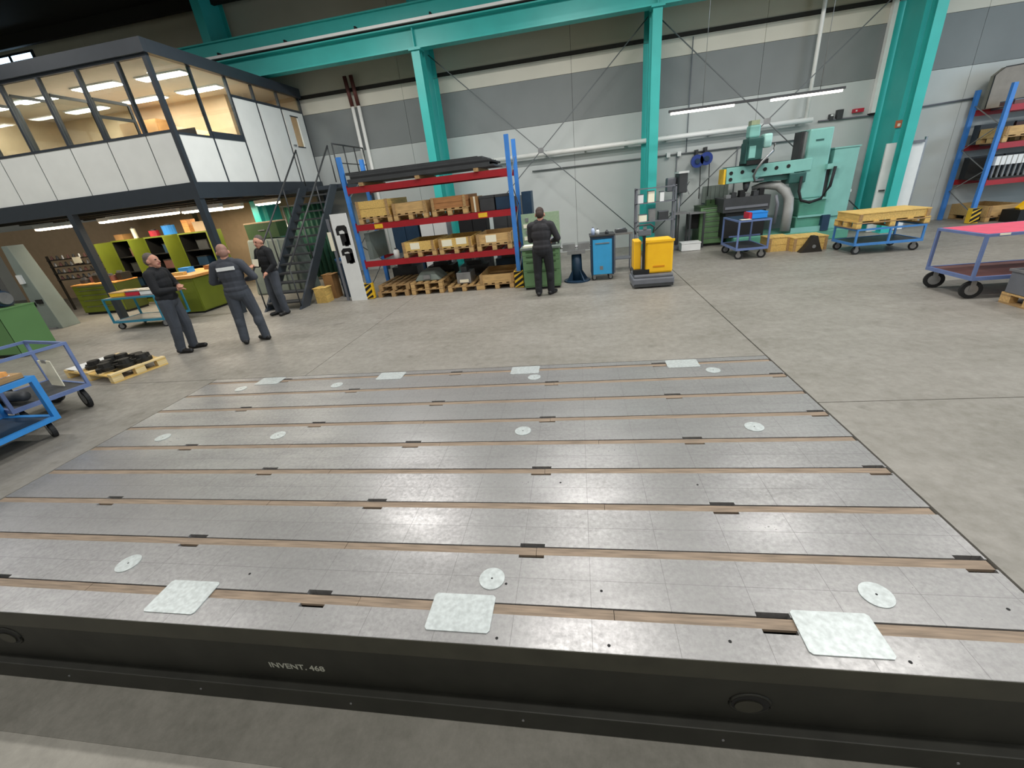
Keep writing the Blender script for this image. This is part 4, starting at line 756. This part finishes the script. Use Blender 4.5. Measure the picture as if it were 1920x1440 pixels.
# low table with hardware beside it
g = thing('steel_table', 'grey steel side table between blue cabinet and pallet truck', 'table', (.84, 10.5, 0)); P(g, 'top', M_STEEL, (0, 0, .86, .42, .45, .9)); [P(g, 'leg', M_GREYP, (x, y, 0, x + .03, y + .03, .86)) for x in (0, .39) for y in (0, .42)]; P(g, 'shelf', M_GREYP, (.03, .03, .3, .39, .42, .32))
g = thing('file_box', 'black box with tubes on the grey side table', 'box', (.88, 10.55, .901)); P(g, 'body', M_DGREY, (0, 0, 0, .26, .3, .06)); T(g, 'tube', M_STEEL, [(.02, .1, .07), (.24, .2, .075)], .012)

# pallet truck
g = thing('pallet_truck', 'yellow electric pallet truck with grey base and tiller', 'pallet truck', (1.06, 8.72, 0))
P(g, 'chassis', M_GREYP, (0, 0, .04, .8, .62, .2), bevel=.03); P(g, 'skirt', M_DGREY, (.03, -.01, .03, .78, .0, .09)); P(g, 'step', M_GREYP, (.03, .02, .2, .78, .6, .26), bevel=.02)
P(g, 'hood', M_YEL, (.25, .12, .26, .78, .6, .9), bevel=.04); P(g, 'side_hood', M_YEL, (.04, .2, .34, .18, .6, .9), bevel=.02); P(g, 'hood_edge', M_YEL, (.24, .1, .86, .79, .14, .9)); P(g, 'vent', mat('amber', '#d98a00', .5, 0, 0), (.4, .112, .38, .62, .119, .41))
P(g, 'tiller_bracket', M_RUB, (.02, .1, .27, .33, .2, .35)); O(B().bar((.215, .13, .33), (.215, .1, 1.02), .05), 'tiller', M_RUB, g); P(g, 'tiller_head', M_GREYP, (.1, .06, 1.0, .34, .14, 1.12), bevel=.02); T(g, 'grip', M_DGREY, [(.05, .1, 1.04), (.03, .1, 1.14), (.1, .1, 1.2), (.33, .1, 1.2), (.4, .1, 1.14), (.38, .1, 1.04)], .018); P(g, 'key_box', M_STEEL, (.19, .05, 1.12, .25, .12, 1.17))
for x in (.14, .5): P(g, 'fork', M_DGREY, (x, .62, .04, x + .16, 1.75, .1))
for x in (.1, .66): O(B().prism([(py, pz + .05) for py, pz in disc(.3, 0, .05, 14)], 0, x, x + .06), 'wheel', M_RUB, g)
# drill press and tool stand by the column
g = thing('drill_press', 'grey column drill press with dark motor head next to the teal column', 'drill', (2.85, 13.35, 0))
P(g, 'base', M_GREYP, (-.25, -.3, 0, .25, .3, .09), bevel=.01); O(B().tube([(0, .1, .09), (0, .1, 2.0)], .055, 14), 'column', M_STEEL, g, smooth=True); P(g, 'table', M_STEEL, (-.22, -.32, .95, .22, .1, 1.0)); P(g, 'head', M_DGREY, (-.1, -.34, 1.5, .12, .22, 1.98), bevel=.02); P(g, 'motor', M_GREYP, (-.36, -.1, 1.55, -.12, .2, 1.9), bevel=.03); P(g, 'cap', M_WHITE, (-.12, -.36, 1.98, .14, .2, 2.03)); O(B().tube([(0, -.2, 1.5), (0, -.2, 1.2)], [.04, .015], 10), 'spindle', M_STEEL, g)
for a in range(3): T(g, 'feed_lever', M_STEEL, [(.13, -.15, 1.62), (.2, -.15 + .2 * math.cos(a * 2.1), 1.62 + .2 * math.sin(a * 2.1))], .01, 6)
g = thing('machine_stand', 'dark steel work stand under the drill press side', 'stand', (3.1, 13.1, 0)); P(g, 'top', M_STEEL, (0, 0, .92, .42, .4, .96)); [P(g, 'leg', M_DGREY, (x, y, 0, x + .05, y + .05, .92)) for x in (0, .37) for y in (0, .35)]; P(g, 'panel', M_BLACK, (.05, .3, .5, .37, .33, .9))
g = thing('tool_shelf', 'grey open tool shelf in front of the teal column foot', 'shelf', (1.55, 12.35, 0))
for x in (0, .98): [P(g, 'upright', M_GREYP, (x, y, 0, x + .04, y + .04, 1.75)) for y in (0, .32)]
for z in (.35, .9, 1.36, 1.71): P(g, 'shelf_board', M_GREYP, (.0, .0, z, 1.02, .36, z + .02))
for k, (x, z, w, h, m, q) in enumerate([(.06, 1.38, .14, .2, M_WHITE, 'white canister upper left'), (.32, 1.38, .16, .26, M_PAPER, 'cream box next to the canister'), (.62, 1.38, .1, .22, M_WHITE, 'slim white bottle'), (.1, .92, .2, .16, M_PAPER, 'cream box lower left'), (.6, .92, .25, .2, M_DGREY, 'dark box lower right'), (.36, .92, .16, .28, M_STEEL, 'steel can in the middle')]):
    s = thing('shelf_item', q + ' on the grey tool shelf', 'box', (1.55 + x, 12.42, z + .001)); P(s, 'body', m, (0, 0, 0, w, .2, h)); P(s, 'lid', M_GREYP, (-.004, -.004, h, w + .004, .204, h + .015))
g = thing('white_box', 'low white box on the floor beside the pallet truck', 'box', (2.85, 12.7, 0)); P(g, 'body', M_WHITE, (0, 0, .01, .5, .35, .2)); P(g, 'lid', M_WHITE, (-.01, -.01, .2, .51, .36, .225)); P(g, 'feet', M_RUB, (.03, .03, 0, .1, .1, .01), (.4, .03, 0, .47, .1, .01), (.03, .25, 0, .1, .32, .01), (.4, .25, 0, .47, .32, .01))
drawer_cabinet('drawer_cabinet', 'green drawer cabinet beside the drill press', (3.42, 13.3, 0), .68, .7, 1.08, 7, M_GREEN, M_GREEND)
g = thing('green_vise', 'dark green vise on the green drawer cabinet', 'vise', (3.62, 13.45, 1.081)); P(g, 'base', M_GREEND, (0, 0, 0, .22, .2, .05)); P(g, 'jaw', M_GREEND, (0, .02, .05, .1, .18, .14), (.12, .02, .05, .22, .18, .14)); T(g, 'handle', M_STEEL, [(.25, -.05, .08), (.25, .2, .08)], .008)
g = thing('pale_board', 'pale board with slats leaning on the wall behind the drawer cabinet', 'board', (3.7, 14.3, 0)); [P(g, 'slat', M_TARP, (.12 * k, 0, 1.1, .12 * k + .11, .03, 1.55)) for k in range(6)]; P(g, 'stand', M_GREYP, (0, .03, 0, .05, .06, 1.5), (.6, .03, 0, .65, .06, 1.5))
# white door by the column
dr = tag(link('door_1', None, None, (7.76, 13.27, 0)), 'white steel door leaf standing behind the slim crane column', 'door', None, 'structure')
P(dr, 'leaf', M_WHITE, (0, 0, .01, .84, .045, 2.12)); P(dr, 'frame', M_STEEL, (.84, 0, 0, .88, .05, 2.18)); P(dr, 'handle', M_DGREY, (.05, -.05, 1.02, .17, 0, 1.05)); P(dr, 'closer', M_GREYP, (.5, -.06, 2.06, .8, 0, 2.12))
g = thing('column_sign', 'small orange sign plate on the tall teal column', 'sign', (7.92, 13.33, 2.45)); P(g, 'plate', mat('sign_orange', '#c26d4a', .5, 0, .1), (-.05, 0, 0, .12, .012, .16)); P(g, 'symbol', M_PAPER, (.0, -.003, .03, .06, 0, .09))

# ================================================================== TURQUOISE RADIAL MACHINE
g = thing('radial_drill', 'large turquoise radial drilling machine with perforated horizontal arm', 'machine', (0, 12.8, 0))
P(g, 'base', M_MACH2, (4.2, -.1, 0, 7.0, 1.1, .24), bevel=.02); P(g, 'pedestal', M_MACH2, (5.72, .0, .24, 6.5, .9, .62), (5.78, .08, .62, 6.42, .8, 1.05), bevel=.03)
P(g, 'column', M_MACH, (5.76, .1, 1.05, 6.3, .85, 2.64), bevel=.03); P(g, 'column_guide', M_DGREY, (5.66, .3, 1.7, 5.76, .7, 2.62)); P(g, 'guide_rail', M_STEEL, (5.7, .2, 1.7, 5.76, .3, 2.6)); P(g, 'name_plate', M_MACHD, (5.92, .094, 2.36, 6.1, .1, 2.4))
arm = O(B().prism([(3.9, 1.6), (4.6, 1.6), (4.7, 1.68), (5.9, 1.72), (5.9, 2.0), (3.88, 1.98)], 1, .06, .52), 'arm', M_MACH, g, bevel=.015)
P(arm, 'arm_rib', M_MACH, (4.55, .03, 1.7, 5.5, .06, 1.75)); P(arm, 'arm_top_way', M_MACHD, (3.9, .1, 1.985, 5.7, .48, 2.0))
for x, z in [(4.0, 1.85), (4.27, 1.85), (4.54, 1.85), (4.81, 1.86), (5.08, 1.86), (5.36, 1.87), (4.0, 1.7)]: O(B().prism(disc(x, z, .045, 14), 1, .05, .061), 'arm_hole', M_BLACK, arm)
P(g, 'arm_end', M_YEL2, (3.83, .08, 1.6, 3.88, .5, 1.96)); P(g, 'arm_clamp', M_MACHD, (5.4, .0, 1.45, 5.8, .5, 1.7), bevel=.03); P(g, 'underbeam', M_MACHD, (4.7, .1, 1.56, 5.4, .48, 1.68))
hd = P(g, 'spindle_head', M_MACHD, (4.27, -.15, 2.1, 4.62, .3, 2.6), bevel=.02); P(hd, 'head_cover', M_MACH, (4.3, -.17, 2.15, 4.45, -.15, 2.42)); P(hd, 'motor', M_MACH, (4.3, -.05, 2.6, 4.56, .22, 2.88), bevel=.04); P(hd, 'motor_cap', mat('cap_olive', '#8f9a7a', .5, 0, .1), (4.33, -.02, 2.88, 4.52, .19, 2.98)); P(hd, 'gear_case', mat('pale_turquoise', '#a5d4cc', .4, 0, 0), (4.64, -.1, 2.35, 4.84, .2, 2.66), bevel=.04); P(hd, 'carriage', M_BLACK, (4.28, -.16, 2.0, 4.78, .4, 2.1)); P(hd, 'front_plate', M_MACHD, (4.24, -.12, 2.04, 4.28, .25, 2.5))
T(g, 'hose', M_STEEL, [(4.86, -.2, 2.42), (4.84, -.22, 2.26), (4.62, -.24, 2.06), (4.52, -.2, 1.9), (4.5, -.1, 1.74), (4.58, 0, 1.62), (4.8, .05, 1.62)], .03)
O(B().tube([(4.45, .2, 1.6), (4.45, .2, 1.45), (4.45, .2, 1.36)], [.09, .07, .03], 14), 'spindle', M_DGREY, g, smooth=True)
P(g, 'work_table', M_DGREY, (3.86, -.05, .9, 5.0, .8, 1.25)); P(g, 'table_face', M_GREYP, (3.9, -.07, .98, 4.95, -.05, 1.04)); P(g, 'table_stand', M_BLACK, (3.95, .0, .24, 4.95, .75, .9))
for k in range(6): P(g, 'fixture', [M_STEEL, M_DGREY, M_BLACK][k % 3], (3.95 + .17 * k, .1 + .1 * (k % 2), 1.25, 4.07 + .17 * k, .3 + .1 * (k % 2), 1.33 + .04 * (k % 3)))
arc = [(4.66, .38, 1.42), (4.85, .33, 1.46), (5.05, .28, 1.46), (5.25, .22, 1.42), (5.42, .15, 1.28), (5.5, .08, 1.08), (5.5, .02, .8), (5.48, 0, .3)]
T(g, 'hose_arch', mat('arch_grey', '#9b9d9b', .5, .1, .08), arc, [.05, .08, .1, .11, .12, .12, .12, .12], 14); T(g, 'hose_arch', M_GREYP, [(5.14, .0, 1.22), (5.2, -.02, 1.0), (5.18, -.03, .5)], .04)
T(g, 'cable_loop', M_RUB, [(5.68, -.02, 1.6), (5.66, -.04, 1.25), (5.74, -.05, 1.03), (5.95, -.06, .96), (6.2, -.06, 1.03), (6.36, -.06, 1.3), (6.4, -.06, 1.75)], .035); P(g, 'cable_bracket', M_MACH, (6.24, -.02, 1.7, 6.55, .1, 1.82))
P(g, 'control_cabinet', M_MACH, (6.42, .15, .55, 6.98, .8, 2.14), bevel=.012); P(g, 'cabinet_foot', M_MACH, (6.46, .2, .24, 6.94, .75, .55)); P(g, 'cabinet_lid', M_MACH, (6.4, .13, 2.14, 7.0, .82, 2.17)); P(g, 'cabinet_side', M_DGREY, (6.3, .2, .7, 6.42, .5, 1.7)); P(g, 'indicator_lamp', M_WHITE, (6.98, .2, 1.1, 7.02, .3, 1.16)); P(g, 'pedal', M_NAVY, (6.3, -.12, .24, 6.48, 0, .62))
P(g, 'chip_guard', M_MACH, (5.6, -.08, .24, 6.4, -.04, .36)); P(g, 'rail_ledge', M_MACH, (5.74, -.04, .6, 6.46, .0, .65), (5.78, .04, 1.0, 6.4, .08, 1.05))

# ================================================================== PEOPLE
def sphere_mesh(cs, rad, n=14, k=9):
    vs, fs = [], []
    for i in range(k + 1):
        th = math.pi * i / k
        for j in range(n):
            ph = 2 * math.pi * j / n; vs.append((cs[0] + rad[0] * math.sin(th) * math.cos(ph), cs[1] + rad[1] * math.sin(th) * math.sin(ph), cs[2] + rad[2] * math.cos(th)))
    for i in range(k): fs += [(i * n + j, (i + 1) * n + j, (i + 1) * n + (j + 1) % n, i * n + (j + 1) % n) for j in range(n)]
    return vs, fs
def person(label, loc, yaw, H, pose, mats, lean=0.0):
    """pose: dict with 'armL','armR' = (elbow, hand) in body frame (x right, y forward, z up) for H=1.76; 'footL','footR' = (x, y, toe angle);
    'head' = (turn, nod). mats: skin, hair, top, trousers, shoes, extra"""
    s = H / 1.76; prims = []   # (type, data, material)
    def cap(a, b, ra, rb, m): prims.append(('c', Vector(a), Vector(b), ra, rb, m))
    def ell(c, r, m): prims.append(('e', Vector(c), r, None, None, m))
    lw = lean
    # legs
    for sd, key in ((-1, 'footL'), (1, 'footR')):
        fx_, fy_, ta = pose[key]; hip = (sd * .095, 0, .93); ank = (fx_, fy_, .085); kn = ((hip[0] + ank[0]) / 2 + sd * .012, (hip[1] + ank[1]) / 2 + .035, .5)
        cap(hip, kn, .108, .084, 3); cap(kn, ank, .082, .07, 3); ell((kn[0], kn[1] - .025, .38), (.076, .08, .13), 3); cap((ank[0], ank[1], .16), (ank[0], ank[1], .1), .07, .072, 3)
        tx, ty = math.sin(ta), math.cos(ta)
        cap((ank[0] - tx * .05, ank[1] - ty * .05, .046), (ank[0] + tx * .17, ank[1] + ty * .17, .04), .046, .041, 4); cap((ank[0], ank[1], .075), (ank[0] + tx * .08, ank[1] + ty * .08, .045), .048, .042, 4)
    # torso
    ell((0, -.01, .93), (.178, .13, .14), 7); ell((0, lw * .3, 1.08), (.178, .132, .15), 2); ell((0, lw * .7, 1.24), (.2, .14, .19), 2); ell((0, lw, 1.36), (.208, .128, .13), 2)
    cap((-.165, lw, 1.42), (.165, lw, 1.42), .075, .075, 2); cap((-.07, lw, 1.46), (.07, lw, 1.46), .07, .07, 2); ell((0, .0, 1.0), (.196, .15, .09), 2)
    # neck, head
    hd = Vector((0, lw + .02, 1.615)); tn, nod = pose.get('head', (0, 0))
    def h(p):
        q = Matrix.Rotation(tn, 3, 'Z') @ (Matrix.Rotation(nod, 3, 'X') @ Vector(p)); return hd + q
    cap((0, lw, 1.44), hd + Vector((0, -.01, -.06)), .062, .056, 0)
    for c, r, m in [((0, -.022, .052), .08, 1), ((0, .022, .012), .08, 0), ((0, .035, -.05), .062, 0), ((0, .062, -.088), .036, 0), ((0, -.04, .005), .076, 1)]:
        prims.append(('e', h(c), (r, r * 1.06, r * 1.12), None, None, m))
    cap(h((0, .1, .0)), h((0, .118, -.03)), .012, .016, 0)
    for sd in (-1, 1):
        ell(h((sd * .085, .0, -.01)), (.014, .026, .034), 0); ell(h((sd * .032, .092, .012)), (.014, .012, .009), 5)
    cap(h((-.024, .098, -.062)), h((.024, .098, -.062)), .009, .009, 6)
    # arms
    for sd, key in ((-1, 'armL'), (1, 'armR')):
        el, ha = Vector(pose[key][0]), Vector(pose[key][1]); sh = Vector((sd * .195, lw, 1.41))
        cap(sh, el, .072, .06, 2); d = (ha - el).normalized(); wr = ha - d * .04
        cap(el, wr, .058, .042, 2)
        side = Vector((0, 0, 1)).cross(d); side = side.normalized() if side.length > .1 else Vector((1, 0, 0)); nrm = d.cross(side)
        if d.z < -.8: side = Vector((0, 1, 0)); nrm = Vector((-sd, 0, 0))
        cap(wr, ha + d * .03, .03, .036, 0); cap(ha + side * .015, ha + d * .04 + side * .012, .026, .024, 0); cap(ha - side * .015, ha + d * .04 - side * .012, .026, .024, 0)
        for k, ln in enumerate((.062, .074, .07, .055)):
            o_ = side * (.03 - .02 * k); a = ha + d * .05 + o_; m_ = a + d * ln * .55 + nrm * -.006; cap(a, m_, .0105, .0098, 0); cap(m_, m_ + d * ln * .4 - nrm * .022, .0098, .009, 0)
        sgn = 1 if d.z < -.8 else (-sd if True else 1)
        a = ha + side * .032 * sgn; cap(ha - d * .01 + side * .02 * sgn, a + d * .03 + side * .018 * sgn, .014, .012, 0); cap(a + d * .03 + side * .018 * sgn, a + d * .062 + side * .012 * sgn - nrm * .012, .012, .01, 0)
    # union mesh
    vs, fs = [], []
    for p in prims:
        if p[0] == 'e': v, f = sphere_mesh(p[1], p[2])
        else:
            a, b, ra, rb = p[1:5]; d = b - a; L = max(d.length, 1e-4); dz_ = d / L
            q = dz_.to_track_quat('Z', 'Y').to_matrix(); v, f = [], []; n = 12
            prof = [(-ra * math.cos(t * math.pi / 8), ra * math.sin(t * math.pi / 8)) for t in range(0, 5)] + [(L + rb * math.sin(t * math.pi / 8), rb * math.cos(t * math.pi / 8)) for t in range(0, 5)]
            for z, r in prof: v += [tuple(a + q @ Vector((max(r, 1e-4) * math.cos(2 * math.pi * j / n), max(r, 1e-4) * math.sin(2 * math.pi * j / n), z))) for j in range(n)]
            for i in range(len(prof) - 1): f += [(i * n + j, i * n + (j + 1) % n, (i + 1) * n + (j + 1) % n, (i + 1) * n + j) for j in range(n)]
            f += [tuple(range(n - 1, -1, -1)), tuple((len(prof) - 1) * n + j for j in range(n))]
        o_ = len(vs); vs += [tuple(x) for x in v]; fs += [tuple(i + o_ for i in t) for t in f]
    me = bpy.data.meshes.new('body'); me.from_pydata(vs, [], fs); me.update()
    tmp = bpy.data.objects.new('tmp', me); COL.objects.link(tmp)
    md = tmp.modifiers.new('r', 'REMESH'); md.mode = 'VOXEL'; md.voxel_size = .0085; md.use_smooth_shade = True
    md = tmp.modifiers.new('s', 'SMOOTH'); md.factor = .5; md.iterations = 3
    bpy.context.view_layer.update(); dg = bpy.context.evaluated_depsgraph_get()
    bm_ = bpy.data.meshes.new_from_object(tmp.evaluated_get(dg)); bpy.data.objects.remove(tmp)
    n = len(bm_.polygons); cen = np.empty(n * 3); bm_.polygons.foreach_get('center', cen); cen = cen.reshape(-1, 3)
    best = np.full(n, 1e9); idx = np.zeros(n, int)
    for p in prims:
        if p[0] == 'e': r = np.array(p[2]); dd = (np.linalg.norm((cen - np.array(p[1])) / r, axis=1) - 1) * r.min()
        else:
            a, b = np.array(p[1]), np.array(p[2]); ab = b - a; t = np.clip(((cen - a) @ ab) / max(ab @ ab, 1e-9), 0, 1); dd = np.linalg.norm(cen - a - t[:, None] * ab, axis=1) - (p[3] + (p[4] - p[3]) * t)
        if p[5] in (5, 6): dd = dd - .004
        k = dd < best; best[k] = dd[k]; idx[k] = p[5]
    # collar and cuffs: skin above the collar line only
    bm_.materials.clear()
    for m in mats: bm_.materials.append(m)
    bm_.polygons.foreach_set('material_index', np.minimum(idx, len(mats) - 1).astype(np.int32)); bm_.polygons.foreach_set('use_smooth', [True] * n); bm_.update()
    o = link('person', bm_, None, loc, yaw); o.scale = (s * 1.06, s * 1.06, s)
    return tag(o, label, 'person')
SKIN = mat('skin', '#c08b74', .55, 0, .06, 12); HAIRG = mat('hair_grey', '#5b514b', .7, 0, .2, 40); HAIRD = mat('hair_dark', '#3a2a23', .7, 0, .2, 40); HAIRB = mat('hair_shaved', '#9a7466', .6, 0, .1, 30)
BLK = mat('black_cloth', '#14161a', .85, 0, .2, 9); JCK = mat('jacket_grey', '#3c4048', .8, 0, .15, 7); TRS = mat('trousers_slate', '#41464e', .85, 0, .15, 6); TRD = mat('trousers_black', '#1a1b1f', .85, 0, .15, 6); SHOE = mat('shoe_black', '#0f0f10', .5, 0, .1); EYE = mat('eye_dark', '#20170f', .3, 0, 0); LIP = mat('lips', '#9a5a50', .5, 0, 0); JKB = mat('jacket_black', '#2b2a2e', .8, 0, .12, 7)
R = math.radians
p1 = person('man in black top and slate work trousers with folded arms beside the trolley', (-7.2, 6.45, 0), R(-75), 1.77,
    dict(armL=((-.27, .06, 1.14), (-.02, .25, 1.16)), armR=((.27, .06, 1.14), (.04, .24, 1.12)), footL=(-.1, .02, R(-8)), footR=(.12, -.06, R(14)), head=(R(-5), R(4))), [SKIN, HAIRG, BLK, TRS, SHOE, EYE, LIP, TRS])
p2 = person('man seen from behind in grey work jacket with white back print', (-6.02, 6.72, 0), R(22), 1.77,
    dict(armL=((-.31, .03, 1.15), (-.1, .24, 1.12)), armR=((.34, -.04, 1.16), (.12, .22, 1.1)), footL=(-.15, -.02, R(-25)), footR=(.17, .05, R(-50)), head=(R(12), R(0))), [SKIN, HAIRB, JCK, TRS, SHOE, EYE, LIP, TRS])
o = O(B().prism([(-.13, 0), (.13, 0), (.13, .055), (-.13, .055)], 1, -.15, -.12), 'back_print', M_WHITE, p2); o.location = (0, 0, 1.33)
p3 = person('man facing the others at the stair foot holding a sheet, dark shirt', (-6.86, 8.78, 0), R(158), 1.77,
    dict(armL=((-.27, .02, 1.13), (-.2, .2, .98)), armR=((.27, .05, 1.13), (.08, .27, 1.15)), footL=(-.11, 0, R(-12)), footR=(.11, .03, R(10)), head=(R(8), R(-6))), [SKIN, HAIRG, BLK, TRS, SHOE, EYE, LIP, TRS])
p4 = person('man in black work clothes seen from behind at the green drawer workbench', (-.71, 8.78, 0), R(-4), 1.72,
    dict(armL=((-.23, .1, 1.13), (-.12, .32, 1.1)), armR=((.31, .03, 1.14), (.16, .3, 1.06)), footL=(-.12, -.04, R(-5)), footR=(.12, .04, R(25)), head=(R(0), R(-12))), [SKIN, HAIRD, JKB, TRD, SHOE, EYE, LIP, TRD])
# sheet held by the man at the stair foot
g = thing('paper_sheet', 'white sheet held at the chest by the man at the stair foot', 'paper', (-6.86, 8.78, 0), R(158)); O(B().hexa([(-.12, .27, 1.14), (.1, .27, 1.14), (.1, .275, 1.14), (-.12, .275, 1.14)], [(-.12, .24, 1.29), (.1, .24, 1.29), (.1, .245, 1.29), (-.12, .245, 1.29)]), 'sheet', M_PAPER, g); P(g, 'clip', M_STEEL, (-.04, .266, 1.136, .02, .279, 1.148))
